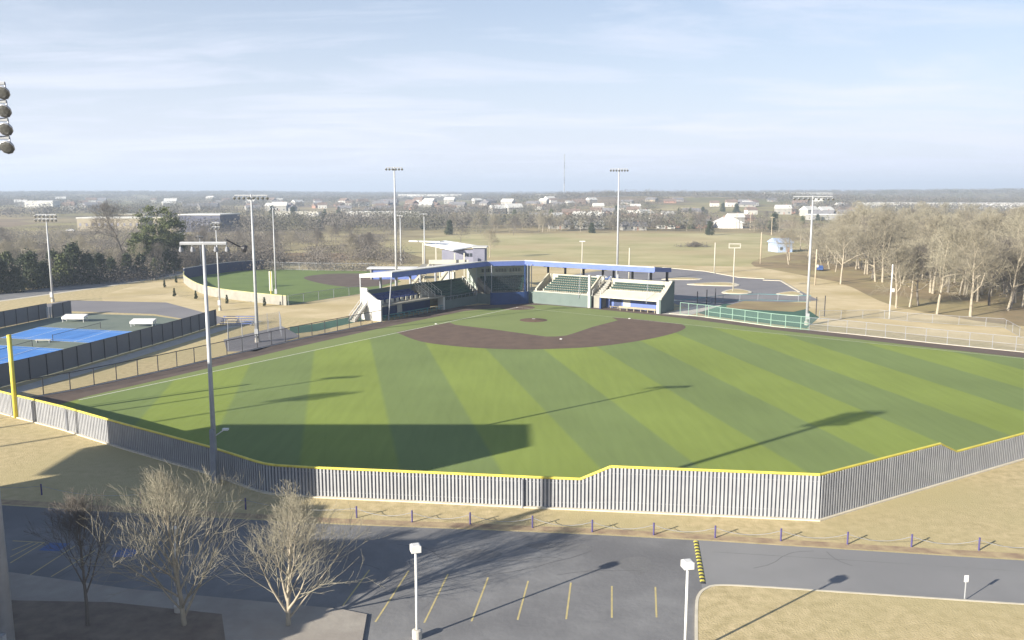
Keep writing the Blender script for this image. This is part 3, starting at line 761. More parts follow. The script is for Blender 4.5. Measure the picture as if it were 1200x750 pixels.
mb = MB(); RF.box(mb,24.3,32.8,.25,.5,.55,.95)
for k in range(6): RF.box(mb,24.5+k*1.6,24.65+k*1.6,.3,.45,0,.55)
mb.build('padded_rail', M['tan'], t)
mb = MB(); RF.box(mb,21,32.5,-1.9,-1.4,.40,.48)
for k in range(7): RF.box(mb,21.2+k*1.8,21.35+k*1.8,-1.8,-1.5,0,.40)
mb.build('bench', M['tan'], t)

# ---- canopy
t = thing('stand_canopy', 'long thin roof with blue fascia bent round behind home plate', 'canopy', (*CF(4.5,-4),0))
front = [tuple(L0), tuple(C1), tuple(C2), tuple(R0)]
def chev(b): return [LF(0,b), m1(b), m2(b), RF(RF.L,b)]
ft, zt = 1.15, 9.6
a, b = chev(-.02), chev(-8.4); mb = MB()
for i in range(3): mb.quadprism([a[i],a[i+1],b[i+1],b[i]], [zt-.28,zt-.28,zt-1.05,zt-1.05], [zt,zt,zt-.80,zt-.80])
mb.build('roof_sheet', M['stucco'], t)
a, b = chev(.12), chev(-.06); mb = MB()
for i in range(3): mb.quadprism([a[i],a[i+1],b[i+1],b[i]], zt-ft, zt-.10)
mb.build('front_fascia', M['fascia'], t)
mb = MB(); a, b = chev(.16), chev(-.1)
for i in range(3): mb.quadprism([a[i],a[i+1],b[i+1],b[i]], zt-.10, zt+.06)
mb.build('gutter', M['stucco'], t)
mb = MB(); mb.quadprism([LF(-.14,-8.4),LF(0,-8.4),LF(0,.1),LF(-.14,.1)],[zt-1.5,zt-1.5,zt-.9,zt-.9],[zt-.78,zt-.78,zt,zt]); mb.build('end_fascia', M['stucco'], t)
mb = MB(); mb.quadprism([RF(RF.L,-8.4),RF(RF.L+.14,-8.4),RF(RF.L+.14,.1),RF(RF.L,.1)],[zt-1.7,zt-1.7,zt-1.0,zt-1.0],[zt-.78,zt-.78,zt,zt]); mb.build('end_fascia', M['fascia'], t)
def column(f, a, b, z0, r, m): 
    f.box(MB(), a-r,a+r,b-r,b+r,z0,zt-.85).build('column', m, t)
for a_ in (4.5,9.2,13.8,18.7,24,29): column(LF,a_,-6.95 if a_ < 18 else -8.2,0,.17,M['galvdark'])
for a_ in (2.6,7.2,12,16.9,19.6,24.2,28.6): column(RF,a_,-6.0,0,.19,M['black'])
column(RF,RF.L-.6,-7.9,0,.22,M['black']); column(CF,.2,-2.0,5,.16,M['galvdark']); column(CF,CF.L-.3,1.2,0,.16,M['padblue'])
mb = MB()
LF.tube(mb,.15,-1.25,0,.15,-.2,zt-.9,.14); mb.build('column', M['galvdark'], t)
LF.tube(MB(),-.1,-8.2,0,-.1,-8.2,zt-1.1,.14).build('column', M['galv'], t)
for f, a_ in ((LF,19.2),(LF,28.5),(RF,14.6),(RF,30.8)): f.tube(MB(),a_,-.3 if f is LF else .85,2,a_,-.1,zt-1,.06).build('column', M['galvdark'], t)
for f, ks in ((LF,(6,11,17,22,27)),(RF,(5,10,15,20,26)),(CF,(2.5,6.5))):
    for a_ in ks: f.box(MB(),a_-.35,a_+.35,-1.2,-.6,zt-1.35,zt-.95).build('downlight', M['black'], t)

# ---- tower between the two fields
t0 = at(545,300,11.0); tx, ty = -12.0, 205.0
t = thing('viewing_tower', 'raised viewing tower with white roof, open stairs and grey block end', 'tower', (tx,ty,0))
mb = MB()   # main roof, pitched up to the back
q = [at(497,285.6,12.2),at(531,292.8,11.5),at(561,287.8,12.0),at(522,281.6,12.7)]
mb.quadprism(q,[11.95,11.25,11.75,12.45],[12.2,11.5,12.0,12.7]); mb.build('roof', M['bright'], t)
q2 = [at(479,282.2,12.9),at(515,283.2,12.9),at(520,281.8,13.1),at(482,281,13.1)]
MB().quadprism(q2,12.7,12.95).build('rear_roof', M['white'], t)
bl = [at(556.5,350,0)]
x0 = -9.0; yb = 203.5
MB().prism([(-9.2,202),(-6.5,202.5),(-6.1,207),(-9.2,208)],0,11.9).build('block_wall', M['block'], t)
MB().prism([(-9.5,201.6),(-6.0,202.2),(-5.8,207.4),(-9.5,208.4)],11.92,12.15).build('block_roof', M['stucco'], t)
MB().box(-16.8,-9.3,204.5,208.5,7.6,11.2).build('lookout_wall', M['block'], t)  # dark block colour here imitates the shade under the roof
for k in range(3): MB().box(-11.6+k*.75,-11.1+k*.75,204.38,204.49,9.7,10.5).build('window', M['glass'], t)
MB().box(-22.0,-9.3,200.0,209.0,7.2,7.55).build('platform', M['deck'], t)
mb = MB()
mb.box(-19.5,-10.2,199.7,199.95,8.3,9.3); mb.build('parapet', M['cream'], t)
MB().prism([(-16.5,198.6),(-13.6,198.4),(-13.6,199.4),(-16.5,199.6)],0,6.6).build('stair_wall', M['stucco'], t)
for (x,y,zt_) in ((-13.4,199.2,10.9),(-11.2,199.5,10.9),(-21.8,208.8,12.7),(-18.6,208.8,12.5),(-21.7,200.2,7.2),(-17,200.2,7.2)):
    MB().box(x-.14,x+.14,y-.14,y+.14,0,zt_).build('column', M['cream'], t)
for (xa,za,xb,zb,y) in ((-23.5,3.6,-19.4,8.2,199.2),(-22.6,3.4,-18.4,8.0,200.6),(-17.4,4.0,-13.9,8.3,198.3)):
    mb = MB(); mb.quadprism([(xa,y),(xb,y),(xb,y+.25),(xa,y+.25)],[za-.3,zb-.3,zb-.3,za-.3],[za+.35,zb+.35,zb+.35,za+.35]); mb.build('stair_stringer', M['cream'], t)
mb = MB()
for k in range(12): mb.box(-23.2+k*.34,-22.86+k*.34,199.45,200.6,3.4+k*.36,3.5+k*.36)
mb.build('step', M['deck'], t)
# softball dugout, seen over the canopy
dx0, dy0 = at(436,326)
t = thing('dugout', 'small far dugout with white roof and blue wall facing the softball field', 'dugout', (-42,255,0))
cx = at(457,312,3); X0, X1 = -40.6, -27.5; Y = 246
MB().box(X0,X1,Y-.2,Y,0,3.0).build('side_wall', M['fascia'], t)
MB().quadprism([(X0-1.2,Y-1.0),(X1,Y-1.0),(X1,Y+4),(X0-1.2,Y+4)],3.05,3.4).build('roof', M['white'], t)
MB().box(X0-.2,X0-.02,Y-.6,Y+3.6,0,3.0).build('end_wall', M['stucco'], t)
MB().box(X0,X1,Y+3.4,Y+3.6,0,3.0).build('back_wall', M['stucco'], t)

# ================================================================== FLOODLIGHT POLES
def flood(name, base, h, arm, rows, n, label, arm_z=None, r=.22, aim=0.0, under=True, box=True, group=None, lamp_dir=-1, tilt=0.5, size=.32, arm_r=.09, mast=None, housing='galvdark'):
    t = thing(name, label, 'floodlight pole', (base[0],base[1],0), 0)
    pole = MB().tube((0,0,0),(0,0,h),r,r*.5,10).build('pole', mast or M['galv'], t, True, world=False)
    MB().tube((0,0,0),(0,0,.7),r*1.5,r*1.5,10).build('footing', M['concrete'], t, world=False)
    if box: MB().box(-.28,.28,-r-.32,-r+.02,1.2,2.3).build('control_box', M['galv'], t, world=False)
    ca, sa = math.cos(aim), math.sin(aim)
    for k in range(rows):
        z = h-.15-k*.85
        a = MB().tube((-arm*ca,-arm*sa,z),(arm*ca,arm*sa,z),arm_r,n=6).build('crossarm', mast or M['galv'], t, world=False)
        for i in range(n):
            u = -arm+2*arm*(i+.02)/(n-1) if n > 1 else 0
            u = max(-arm, min(arm,u)); x, y = u*ca, u*sa
            dv = Vector((-sa*lamp_dir, ca*lamp_dir, -tilt)).normalized()
            c0 = Vector((x,y,z-.28))
            m_ = MB(); m_.lathe(c0, [(.07,0),(size*.55,.10),(size,.34),(size*1.02,.42)], 10, dv)
            m_.tube((x,y,z),tuple(c0),.04,n=5)
            f = m_.build('floodlight', M[housing], t, True, world=False)
            g = MB(); g.lathe(c0+dv*.425, [(size*.95,0),(size*.6,.05),(.02,.07)], 10, dv)
            o = g.build('lens', M['lens'], f, world=False)
    return t
aimL = math.atan2(LF.u.y, LF.u.x)
t1 = flood('floodlight_pole', at(253.2,565), 20.9, 1.9, 1, 5, 'galvanised floodlight pole standing at the picket fence, nearest the field', r=.24, box=False, aim=R(4), tilt=1.6, lamp_dir=1, size=.2, arm_r=.15)
MB().box(-.2,.2,-.46,-.2,.3,4.8).build('cabinet', M['galvdark'], t1, world=False)
mb = MB(); mb.tube((.2,0,4.2),(1.0,-.1,4.75),.05,n=6); mb.box(.85,1.35,-.28,.08,4.7,4.85); mb.build('arm_lamp', M['white'], t1, world=False)
mb = MB(); mb.tube((1.9,.1,21.05),(2.9,.6,20.4),.07,n=6); mb.lathe((2.9,.6,20.4),[(.08,0),(.3,.25),(.32,.5)],10,(.8,.4,-.35)); mb.build('arm_lamp', M['black'], t1, world=False)
flood('floodlight_pole', at(302,401), 24.6, 2.7, 1, 8, 'tall floodlight pole behind the black topped fence beside the batting cage', r=.30, aim=0, size=.26)
flood('floodlight_pole', at(298,308), 23.8, 1.4, 1, 4, 'distant floodlight pole behind the softball outfield wall, almost hidden by a nearer pole', r=.3, aim=0, mast=M['galvdark'], size=.3)
flood('floodlight_pole', at(324,350), 21.6, 1.2, 1, 3, 'thin floodlight pole at the softball foul corner beside the white foul pole', r=.2, aim=1.2, size=.25)
flood('floodlight_pole', at(258,364), 18.8, .8, 2, 3, 'slim floodlight pole on the straw bank just outside the softball wall', r=.2, aim=0, size=.28)
flood('floodlight_pole', at(236,317), 11.2, 1.0, 1, 3, 'short pale pole behind the navy softball outfield wall', r=.22, aim=0, size=.28)
flood('floodlight_pole', at(465,345), 31.0, 1.9, 1, 6, 'very tall floodlight pole rising behind the shaded stand left of the tower', r=.34, aim=0, size=.30)
flood('floodlight_pole', at(470,310), 17.1, 1.0, 1, 3, 'thin far floodlight pole just right of the very tall one behind the stand', r=.3, aim=0, size=.26)
flood('floodlight_pole', at(498,325), 18.8, 1.0, 1, 3, 'floodlight pole rising in front of the white tower roof', r=.24, aim=0, size=.26)
flood('floodlight_pole', at(723,331), 31.4, 2.3, 1, 7, 'very tall floodlight pole in the car park behind the sunlit stand', r=.34, aim=0, size=.30)
flood('floodlight_pole', at(945,381), 24.3, 3.6, 1, 9, 'tall white floodlight pole at the end of the green bullpen fence', r=.28, aim=0, size=.22, arm_r=.12)
flood('floodlight_pole', at(62,354), 20.1, 2.3, 2, 6, 'floodlight pole with two rows of lamps behind the tennis courts', r=.26, aim=0, size=.34, housing='reflector')
flood('floodlight_pole', (-26.6,41.9), 30.3, 2.3, 4, 8, 'floodlight pole with four lamp rows at the left edge, nearest the camera', r=.42, aim=R(6), size=.34, lamp_dir=-1, tilt=.6, housing='reflector')
# the football side poles stand left of the picture; their shadows cross the turf
flood('floodlight_pole', (-88.6,51.9), 30, 2.8, 3, 6, 'floodlight pole at the far end of the grandstand outside the picture', r=.3, aim=R(10))
flood('floodlight_pole', (-75.9,72.1), 24, 2.0, 1, 5, 'floodlight pole on the grass behind the grandstand outside the picture', r=.25, aim=R(10))
t = thing('flag_pole', 'slim flag pole behind the grandstand outside the picture', 'flag pole', (-80,74.6,0))
MB().tube((-80,74.6,0),(-80,74.6,20),.12,.06).build('pole', M['galv'], t)

# unseen stand left of frame: boxes shaped to shadow the field and car park
t = thing('unseen_grandstand', 'unseen grandstand with long press box outside the picture, added for its shadow', 'grandstand', (-55,40,0))
MB().box(-76,-42.7,46.5,54.6,15,20).build('press_box', M['tan'], t)
MB().box(-64,-42.7,46.6,54.5,0,14.99).build('back_block', M['block'], t)
MB().box(-64,-39.4,39.6,46.45,0,11).build('shadow_step', M['deck'], t)
mb = MB()
for k in range(20): y = 39.5-k; mb.box(-67,-29.7,y-1,y-.01,0,11-k*.42)
mb.build('tier', M['deck'], t)
for k in range(10): MB().box(-76+k*3.3,-73.6+k*3.3,46.38,46.49,16.5,18.6).build('window', M['glass'], t)

# ================================================================== STREET LAMPS, SIGN, BARRIER
def car_park_lamp(x, y, h, label, rz):
    t = thing('street_lamp', label, 'street lamp', (x,y,0), rz)
    MB().tube((0,0,0),(0,0,h-.35),.085,.07,10).build('pole', M['white'], t, True, world=False)
    MB().lathe((0,0,0),[(.28,0),(.28,.5),(.2,.55)],14).build('footing', M['concrete'], t, world=False)
    mb = MB(); mb.box(-.27,.27,-.24,.30,h-.32,h+.05); mb.box(-.2,.2,-.18,.24,h+.05,h+.09)
    mb.build('lamp_head', M['white'], t, world=False)
    MB().box(-.23,.23,-.2,.26,h-.35,h-.321).build('lens', M['lens'], t, world=False)
x,y = at(487,642,5.4); car_park_lamp(x,y,5.5,'white box headed street lamp in the car park left of the speed bump',.3)
x,y = at(806,661,5.4); car_park_lamp(x,y,5.5,'white box headed street lamp beside the kerb island',.2)
x,y = at(204,622,5.2); car_park_lamp(x,y,5.3,'white street lamp showing through the branches of the tallest bare tree',.3)
x,y = at(1130,704); t = thing('road_sign', 'small white road sign on a thin post beside the kerb', 'sign', (x,y,.13))
MB().box(x-.025,x+.025,y-.02,y+.02,.13,1.62).build('post', M['galv'], t); MB().box(x-.13,x+.13,y-.045,y-.022,1.25,1.68).build('sign_plate', M['white'], t)
bpts = [at(*p) for p in [(-60,571.5),(49,580),(165,590),(288,597),(418,607),(483,612),(551,614.5),(624,618.5),(694,623.5),(766,627),(838,630.5),(915,634),(993,638),(1068,641),(1147,645),(1232,650)]]
proto = thing('barrier_post','short purple post','post'); MB().tube((0,0,0),(0,0,.9),.065,n=8).build('shaft', M['purple'], proto, world=False); MB().lathe((0,0,.9),[(.075,0),(.075,.03),(.03,.06)],8).build('cap', M['purple'], proto, world=False)
pp = Place(proto)
for k, p in enumerate(bpts):
    pp.put((p[0],p[1],0), label='short purple post carrying a cable on the dry grass verge', group='purple posts along the car park verge')
t = thing('barrier_cable', 'thin sagging cable strung between the purple posts', 'cable', (bpts[0][0],bpts[0][1],0))
mb = MB()
for a,b in zip(bpts,bpts[1:]):
    prev = None
    for k in range(7):
        f_ = k/6; p = (a[0]+(b[0]-a[0])*f_, a[1]+(b[1]-a[1])*f_, .78-.42*(1-(2*f_-1)**2))
        if prev: mb.tube(prev,p,.018,n=4)
        prev = p
mb.build('cable_run', M['galvdark'], t)
# wood and light poles behind the stands
def plain_pole(px,py,h,label,r=.16,m='wood',top=None,box=False, cat='utility pole', name='utility_pole'):
    x,y = at(px,py); t = thing(name,label,cat,(x,y,0))
    MB().tube((x,y,0),(x,y,h),r,r*.75,8).build('pole', M[m], t, True)
    if top == 'T': mb = MB(); mb.box(x-.9,x+.9,y-.12,y+.12,h,h+.25); mb.build('crossarm', M['white'], t)
    if top == 'square':
        mb = MB(); mb.box(x-1.5,x+1.5,y-.1,y+.1,h,h+.25); mb.box(x-1.5,x+1.5,y-.1,y+.1,h+1.0,h+1.25); mb.box(x-1.5,x-1.3,y-.1,y+.1,h+.25,h+1.0); mb.box(x+1.3,x+1.5,y-.1,y+.1,h+.25,h+1.0); mb.build('lamp_frame', M['cream'], t)
    if box: MB().box(x+.15,x+.6,y-.25,y+.2,h*.5,h*.5+.7).build('transformer', M['stucco'], t)
plain_pole(859,342,11.0,'white lamp post with a square frame top on a kerbed island',m='cream',top='square',name='street_lamp',cat='street lamp')
plain_pole(837,320,9.5,'plain pale pole at the far edge of the parking lot',m='cream',r=.2)
plain_pole(891,309,11,'wooden pole beyond the corner of the parking lot beside the pale blue shed',r=.22)
plain_pole(955,334,9.7,'wooden pole with a transformer box beside the tall bullpen floodlight',r=.24,box=True)
plain_pole(1042,374,10.9,'slim white pole with a small box in front of the bare woods',m='white',r=.15,box=True)
plain_pole(682,319,9.6,'cream lamp post with a flat top behind the sunlit seats',m='cream',r=.2,top='T',name='street_lamp',cat='street lamp')
plain_pole(737,330,9.5,'cream post close beside the very tall car park floodlight',m='cream',r=.22)
# softball foul pole
x,y = at(318,352); t = thing('foul_pole','short thick pale foul pole at the softball corner','foul pole',(x,y,0))
MB().tube((x,y,0),(x,y,6.8),.14,n=8).build('pole', M['yellow'], t); MB().box(x-.35,x+.35,y-.05,y+.05,2.2,6.8).build('wing_screen', M['stucco'], t)

# ================================================================== SOFTBALL FIELD
sb_out = smooth_line(P_([(336,358),(310,355.5),(285,352.5),(262,349.5),(240,345),(226,339),(216,331.5),(216,327)]), 5)
sb_far = smooth_line(P_([(216,327),(240,322.5),(275,318),(310,315.5)]), 4)
struct(MB().sheet([sb_out[0]]+sb_out[1:]+sb_far[1:]+P_([(440,318),(470,330),(424,344)]), .018).build('softball_turf', M['turf2']))
struct(MB().sheet(smooth_line(P_([(356,326),(372,322),(400,320.5),(440,321),(470,325),(450,334),(415,336.5),(380,333)]),6,True), .026).build('softball_dirt', M['track']))
t = thing('softball_wall','curved pale softball outfield wall with yellow top','fence',(sb_out[0][0],sb_out[0][1],0))
strip_solid(MB(), sb_out, -.1,.1,0,2.1).build('wall_panel', M['deck'], t)
strip_solid(MB(), sb_out, -.12,.12,2.1,2.25).build('yellow_cap', M['paleyellow'], t)
t = thing('navy_wall','navy padded far outfield wall of the softball field','fence',(sb_far[0][0],sb_far[0][1],0))
strip_solid(MB(), sb_far, -.1,.1,0,3.0).build('wall_panel', M['navy'], t)
strip_solid(MB(), sb_far, -.14,.14,3.0,3.12).build('pale_cap', M['galv'], t)
pipe_fence('softball_foul_fence','green meshed fence along the near side of the softball field', P_([(338,358),(365,353.5),(395,349),(425,345)]), 2.2, 5, M['galvdark'], M['galvdark'], MATS['green_mesh'])
pipe_fence('softball_far_fence','pale chain link fence along the far side of the softball field', P_([(312,315.5),(370,317),(440,317.5)]), 2.4, 6, M['galv'], M['galv'], MATS['chain_link'])
struct(MB().sheet(P_([(340,383),(370,379.5),(420,369.5),(428,375),(372,388),(338,392)]), .020).build('practice_turf', M['cage_turf']))

# batting cage and blue bleachers
struct(MB().sheet(P_([(262,398),(330,382),(352,394),(300,412),(266,412)]), .022).build('cage_slab', M['asphalt3']))
ca = P_([(268,411),(330,394),(328,386),(268,398)])
t = thing('batting_cage','grey netted batting cage on a concrete slab by the floodlight pole','batting cage',(ca[0][0],ca[0][1],0))
for i in range(4):
    a, b = ca[i], ca[(i+1)%4]
    MB().add([(*a,.05),(*b,.05),(*b,3.3),(*a,3.3)],[(0,1,2,3)]).build('net_side', MATS['cage_net'], t)
    for k in range(4):
        p = lerp2(a,b,k/4); MB().tube((*p,0),(*p,3.4),.05,n=6).build('post', M['galvdark'], t)
MB().add([(*p,3.32) for p in ca],[(0,1,2,3)]).build('net_roof', MATS['cage_net'], t)
c0 = at(275,382)
t = thing('bleacher','low purple and blue bleacher beside the concrete slab behind the cage','bleacher',(c0[0],c0[1],0))
for k in range(4): MB().box(c0[0]-2.9,c0[0]+3.2,c0[1]+k*.75,c0[1]+k*.75+.45,.4+k*.35,.48+k*.35).build('bench_row', M['fascia'], t)
mb = MB()
for x in (-2.7,0,3.0):
    for k in range(4): mb.box(c0[0]+x,c0[0]+x+.1,c0[1]+k*.75+.1,c0[1]+k*.75+.2,0,.4+k*.35)
mb.build('frame', M['galvdark'], t)

# ================================================================== TENNIS COURTS
near_b = P_([(-90,476),(0,454.5),(66,437),(200,398),(254,381)])
court = [near_b[0]]+near_b[1:]+P_([(180,370),(75,367),(60,372),(-90,407)])
struct(MB().sheet(court, .016).build('tennis_court', M['tgreen']))
bl = MB(); wl = MB()
for q in ([(46,383.2),(160,388.8),(116,402.5),(0,396)],[(-60,401),(82,409.5),(24,428.5),(-130,420)]):
    pq = P_(q); bl.sheet(pq, .022)
    for i in range(4): strip(wl, [pq[i],pq[(i+1)%4]], -.06,.06,.027)
    for f_ in (.25,.75): strip(wl,[lerp2(pq[0],pq[1],f_),lerp2(pq[3],pq[2],f_)],-.05,.05,.027)
    strip(wl,[lerp2(pq[0],pq[3],.12),lerp2(pq[1],pq[2],.12)],-.05,.05,.027); strip(wl,[lerp2(pq[0],pq[3],.88),lerp2(pq[1],pq[2],.88)],-.05,.05,.027)
struct(bl.build('blue_playing_area', M['tblue'])); struct(wl.build('court_lines', M['lines']))
def net(p, q, label):
    t = thing('tennis_net',label,'net',(p[0],p[1],0))
    MB().add([(*p,.1),(*q,.1),(*q,1.0),(*p,1.0)],[(0,1,2,3)]).build('netting', MATS['backstop_net'], t)
    MB().tube((*p,1.0),(*q,1.0),.04,n=5).build('tape', M['black'], t)
    for e in (p,q): MB().tube((*e,0),(*e,1.1),.06,n=6).build('post', M['black'], t)
net(at(118,384.5),at(62,399.5),'dark tennis net across the farther blue court'); net(at(38,406),at(-30,426),'dark tennis net across the nearer blue court')
def screen_fence(pts, h, label, base=0):
    t = thing('court_fence',label,'fence',(pts[0][0],pts[0][1],0))
    for i in range(len(pts)-1):
        strip_solid(MB(),[pts[i],pts[i+1]],-.03,.03,.08,h).build('windscreen', M['wind'], t)
    mb = MB()
    for i in range(len(pts)-1): mb.tube((*pts[i],h),(*pts[i+1],h),.05,n=5)
    mb.build('rail', M['black'], t)
    pr = MB().tube((0,0,0),(0,0,h),.06,n=6).build('post', M['black'], t, world=False)
    for k,(p,d) in enumerate(walk(pts,3.0)):
        o = pr if k == 0 else pr.copy()
        if k: COL.objects.link(o); o.parent = t
        o.location = (p.x-pts[0][0]+.1*d.y, p.y-pts[0][1]-.1*d.x, 0)
screen_fence(near_b, 3.0, 'long dark windscreen fence along the near side of the tennis courts')
screen_fence(P_([(-90,407),(0,384.5),(56,373)]), 3.0, 'dark windscreen fence at the far left of the tennis courts')
screen_fence(P_([(62,373),(84,368.5)]), 2.8, 'short dark windscreen fence beside the court gate')
g0 = at(52,373.5); g1 = at(64,372.5); t = thing('court_gate','pale slatted gate at the far corner of the tennis courts','gate',(g0[0],g0[1],0))
mb = MB(); 
for k in range(4):
    a_ = lerp2(g0,g1,k/4); b_ = lerp2(g0,g1,(k+.8)/4); strip_solid(mb,[a_,b_],-.03,.03,.1,2.3)
mb.build('slat', M['galv'], t)
def shade_bench(px,py,w,label,dark=False):
    x,y = at(px,py); t = thing('shade_shelter',label,'shelter',(x,y,0))
    MB().quadprism([(x-w/2,y-.9),(x+w/2,y-.9),(x+w/2,y+.9),(x-w/2,y+.9)],[.62,.62,.9,.9],[1.05,1.05,1.4,1.4]).build('roof', M['white'], t)
    for dx_ in (-w/2+.15,w/2-.15): 
        for dy_ in (-.7,.7): MB().box(x+dx_-.05,x+dx_+.05,y+dy_-.05,y+dy_+.05,0,1.0).build('leg', M['galv'], t)
    MB().box(x-w/2+.2,x+w/2-.2,y-.2,y+.2,.42,.48).build('seat', M['galv'], t)
shade_bench(88,377,4.3,'long white covered bench at the far left of the court paving')
shade_bench(168,382.5,4.3,'long white covered bench at the far right of the court paving')
x,y = at(51,401.5); t = thing('bench','plain tan bench between the two blue courts','bench',(x,y,0))
MB().box(x-1.3,x+1.3,y-.25,y+.25,.42,.52).build('seat', M['cream'], t)
for dx_ in (-1.1,1.0): MB().box(x+dx_,x+dx_+.1,y-.2,y+.2,0,.42).build('leg', M['galvdark'], t)
# paths and lanes on the left
struct(strip(MB(), P_([(-90,486),(0,463),(66,444),(200,403),(262,384),(300,376)]), -1.5, 1.3, .020).build('court_path', M['concrete']))
struct(MB().sheet(P_([(60,369),(75,364.5),(180,368),(254,380),(268,374),(195,354.5),(80,352),(-60,376),(-60,392),(0,376)]), .012).build('service_lane', M['asphalt3']))
road_in = P_([(-120,372),(0,353.5),(120,337),(205,323.5),(232,318)])
struct(strip(MB(), road_in, 0, 1.6, .022).build('gutter_strip', M['kerb']))
struct(strip(MB(), road_in, 1.6, 14, .016).build('back_road', M['asphalt']))
# path round the stand end and small dark car park behind the right wing
lot = P_([(640,326),(700,318),(776,313.5),(826,318),(866,325.3),(915,327.8),(936,340),(960,352),(880,357),(805,361),(780,352),(700,345),(640,345)])
struct(MB().sheet(lot, .016).build('rear_car_park', M['asphalt3']))
struct(strip_solid(MB(), P_([(776,313.5),(826,318),(866,325.3),(896,327)]), -.2,.3,0,.14).build('lot_kerb', M['kerb']))
struct(strip_solid(MB(), P_([(894,328.5),(915,329.3),(936,342)]), -.2,.3,0,.14).build('lot_kerb', M['kerb']))
for k, q in enumerate(([(775,327.6),(800,325.6),(822,327),(815,328.2)],[(809,332.8),(850,331.2),(866,334),(858,335.6),(812,334.2)],[(846,342.5),(862,338.8),(880,342),(876,344.5),(852,344.3)],[(911,344.2),(930,341.8),(941,345.5),(935,346.8),(914,345.6)])):
    struct(MB().prism(smooth_line(P_(q),4,True), 0, .15).build('traffic_island', M['kerb']))
    struct(MB().prism(smooth_line([lerp2(p, tuple(np.mean(P_(q),axis=0)), .22) for p in P_(q)],4,True), .151, .2).build('island_grass', M['drygrass']))
struct(MB().sheet(P_([(560,316),(780,310.5),(890,313),(985,331),(950,352),(930,340),(915,327),(866,324.5),(826,317),(776,312),(700,317),(640,325),(570,325)]), .012).build('straw_verge', M['pale']))
# bullpen
struct(MB().sheet(P_([(800,362),(850,356),(945,362),(960,372),(945,385),(830,370)]), .020).build('bullpen_turf', M['cage_turf']))
struct(MB().sheet(P_([(851,358.5),(872,353),(945,355),(950,361),(930,365.5),(852,361.5)]), .026).build('bullpen_dirt', M['litter']))
struct(MB().sheet(P_([(775,368),(800,362),(830,356),(846,358),(805,370.5)]), .024).build('bullpen_apron', M['concrete']))
pipe_fence('rear_bullpen_fence','teal meshed fence on the far side of the bullpen', P_([(786,361),(812,358),(850,353),(890,352),(950,354)]), 1.5, 4.5, M['teal'], M['galvdark'], MATS['cage_net'], r=.05)
for k,(px,py,h,lab) in enumerate([(817,357,2.9,'leftmost dark net post in the bullpen'),(828,357,3.3,'middle dark net post in the bullpen'),(838,357,3.6,'rightmost dark net post in the bullpen group of three'),(956,371,3.9,'dark net post right of the tall bullpen floodlight'),(966,371,4.2,'dark net post farthest right at the bullpen end')]):
    x,y = at(px,py); t = thing('net_post',lab,'post',(x,y,0)); MB().tube((x,y,0),(x,y,h),.10,n=8).build('shaft', M['black'], t); MB().lathe((x,y,h),[(.12,0),(.12,.06),(.04,.1)],8).build('cap', M['black'], t)
a_, b_ = at(956,371), at(966,371); t = thing('safety_net','small net panel between the two dark posts at the bullpen end','net',(a_[0],a_[1],0))
MB().add([(*a_,.1),(*b_,.1),(*b_,3.8),(*a_,3.8)],[(0,1,2,3)]).build('netting', MATS['cage_net'], t)

# ================================================================== VEHICLES
def car(body_mat, label):
    t = thing('parked_car', label, 'car')
    prof = [(-2.2,.35),(-2.25,.75),(-2.0,.95),(-1.35,1.02),(-.75,1.45),(.75,1.48),(1.5,1.05),(2.15,.92),(2.25,.6),(2.2,.35)]
    mb = MB(); n = len(prof)
    for w0, w1, pr in ((-.88,.88,prof),):
        mb.add([(x,w0*(.84 if z>1.2 else 1),z) for x,z in pr]+[(x,w1*(.84 if z>1.2 else 1),z) for x,z in pr], [tuple(range(n)),tuple(range(2*n-1,n-1,-1))]+[(i,n+i,n+(i+1)%n,(i+1)%n) for i in range(n)])
    mb.build('body', body_mat, t, world=False)
    for sgn in (-1,1):
        mb = MB(); ys = .865*sgn; yt = .765*sgn
        mb.add([(-1.15,ys,1.06),(1.3,ys,1.08),(.68,yt,1.42),(-.7,yt,1.40),(-1.15,ys-.03*sgn,1.06),(1.3,ys-.03*sgn,1.08),(.68,yt-.03*sgn,1.42),(-.7,yt-.03*sgn,1.40)],[(0,1,2,3),(7,6,5,4),(0,4,5,1),(1,5,6,2),(2,6,7,3),(3,7,4,0)]); mb.build('side_window', M['glass'], t, world=False)
    for x in (-1.4,1.4):
        for sgn in (-1,1):
            w = MB().lathe((x,.72*sgn,.33),[(.33,0),(.33,.2)],14,(0,sgn,0)).build('wheel', M['rubber'], t, world=False)
            MB().lathe((x,.925*sgn,.33),[(.2,0),(.17,.01)],10,(0,sgn,0)).build('rim', M['galv'], w, world=False)
    MB().add([(1.52,-.7,1.07),(1.52,.7,1.07),(.80,.62,1.47),(.80,-.62,1.47),(1.49,-.7,1.02),(1.49,.7,1.02),(.78,.62,1.42),(.78,-.62,1.42)],[(0,1,2,3),(7,6,5,4),(0,4,5,1),(1,5,6,2),(2,6,7,3),(3,7,4,0)]).build('windscreen', M['glass'], t, world=False)
    return t
pw = Place(car(M['carw'],'white car')); pb = Place(car(M['carb'],'dark car'))
x,y = at(704,329.5); pw.put((x,y,.016), .35, 1.1, 'white car parked behind the aisle stair of the sunlit stand')
x,y = at(719,330.3); pb.put((x,y,.016), .2, 1.1, 'dark blue car parked beside the white car behind the stand')
x,y = at(961,317); pb.put((x,y,.016), 1.2, 1.1, 'dark car standing under the bare trees beyond the wooden pole')
for k,(px,py,rz,lab) in enumerate([(83,271.5,0,'white car on the far road at the left edge fields'),(204,270.5,.3,'white car parked left of the slate walled building'),(211,276,.2,'white car nearer than the others by the big pine')]):
    p = on_land(px,py); pw.put(p, rz, 1.2, lab)

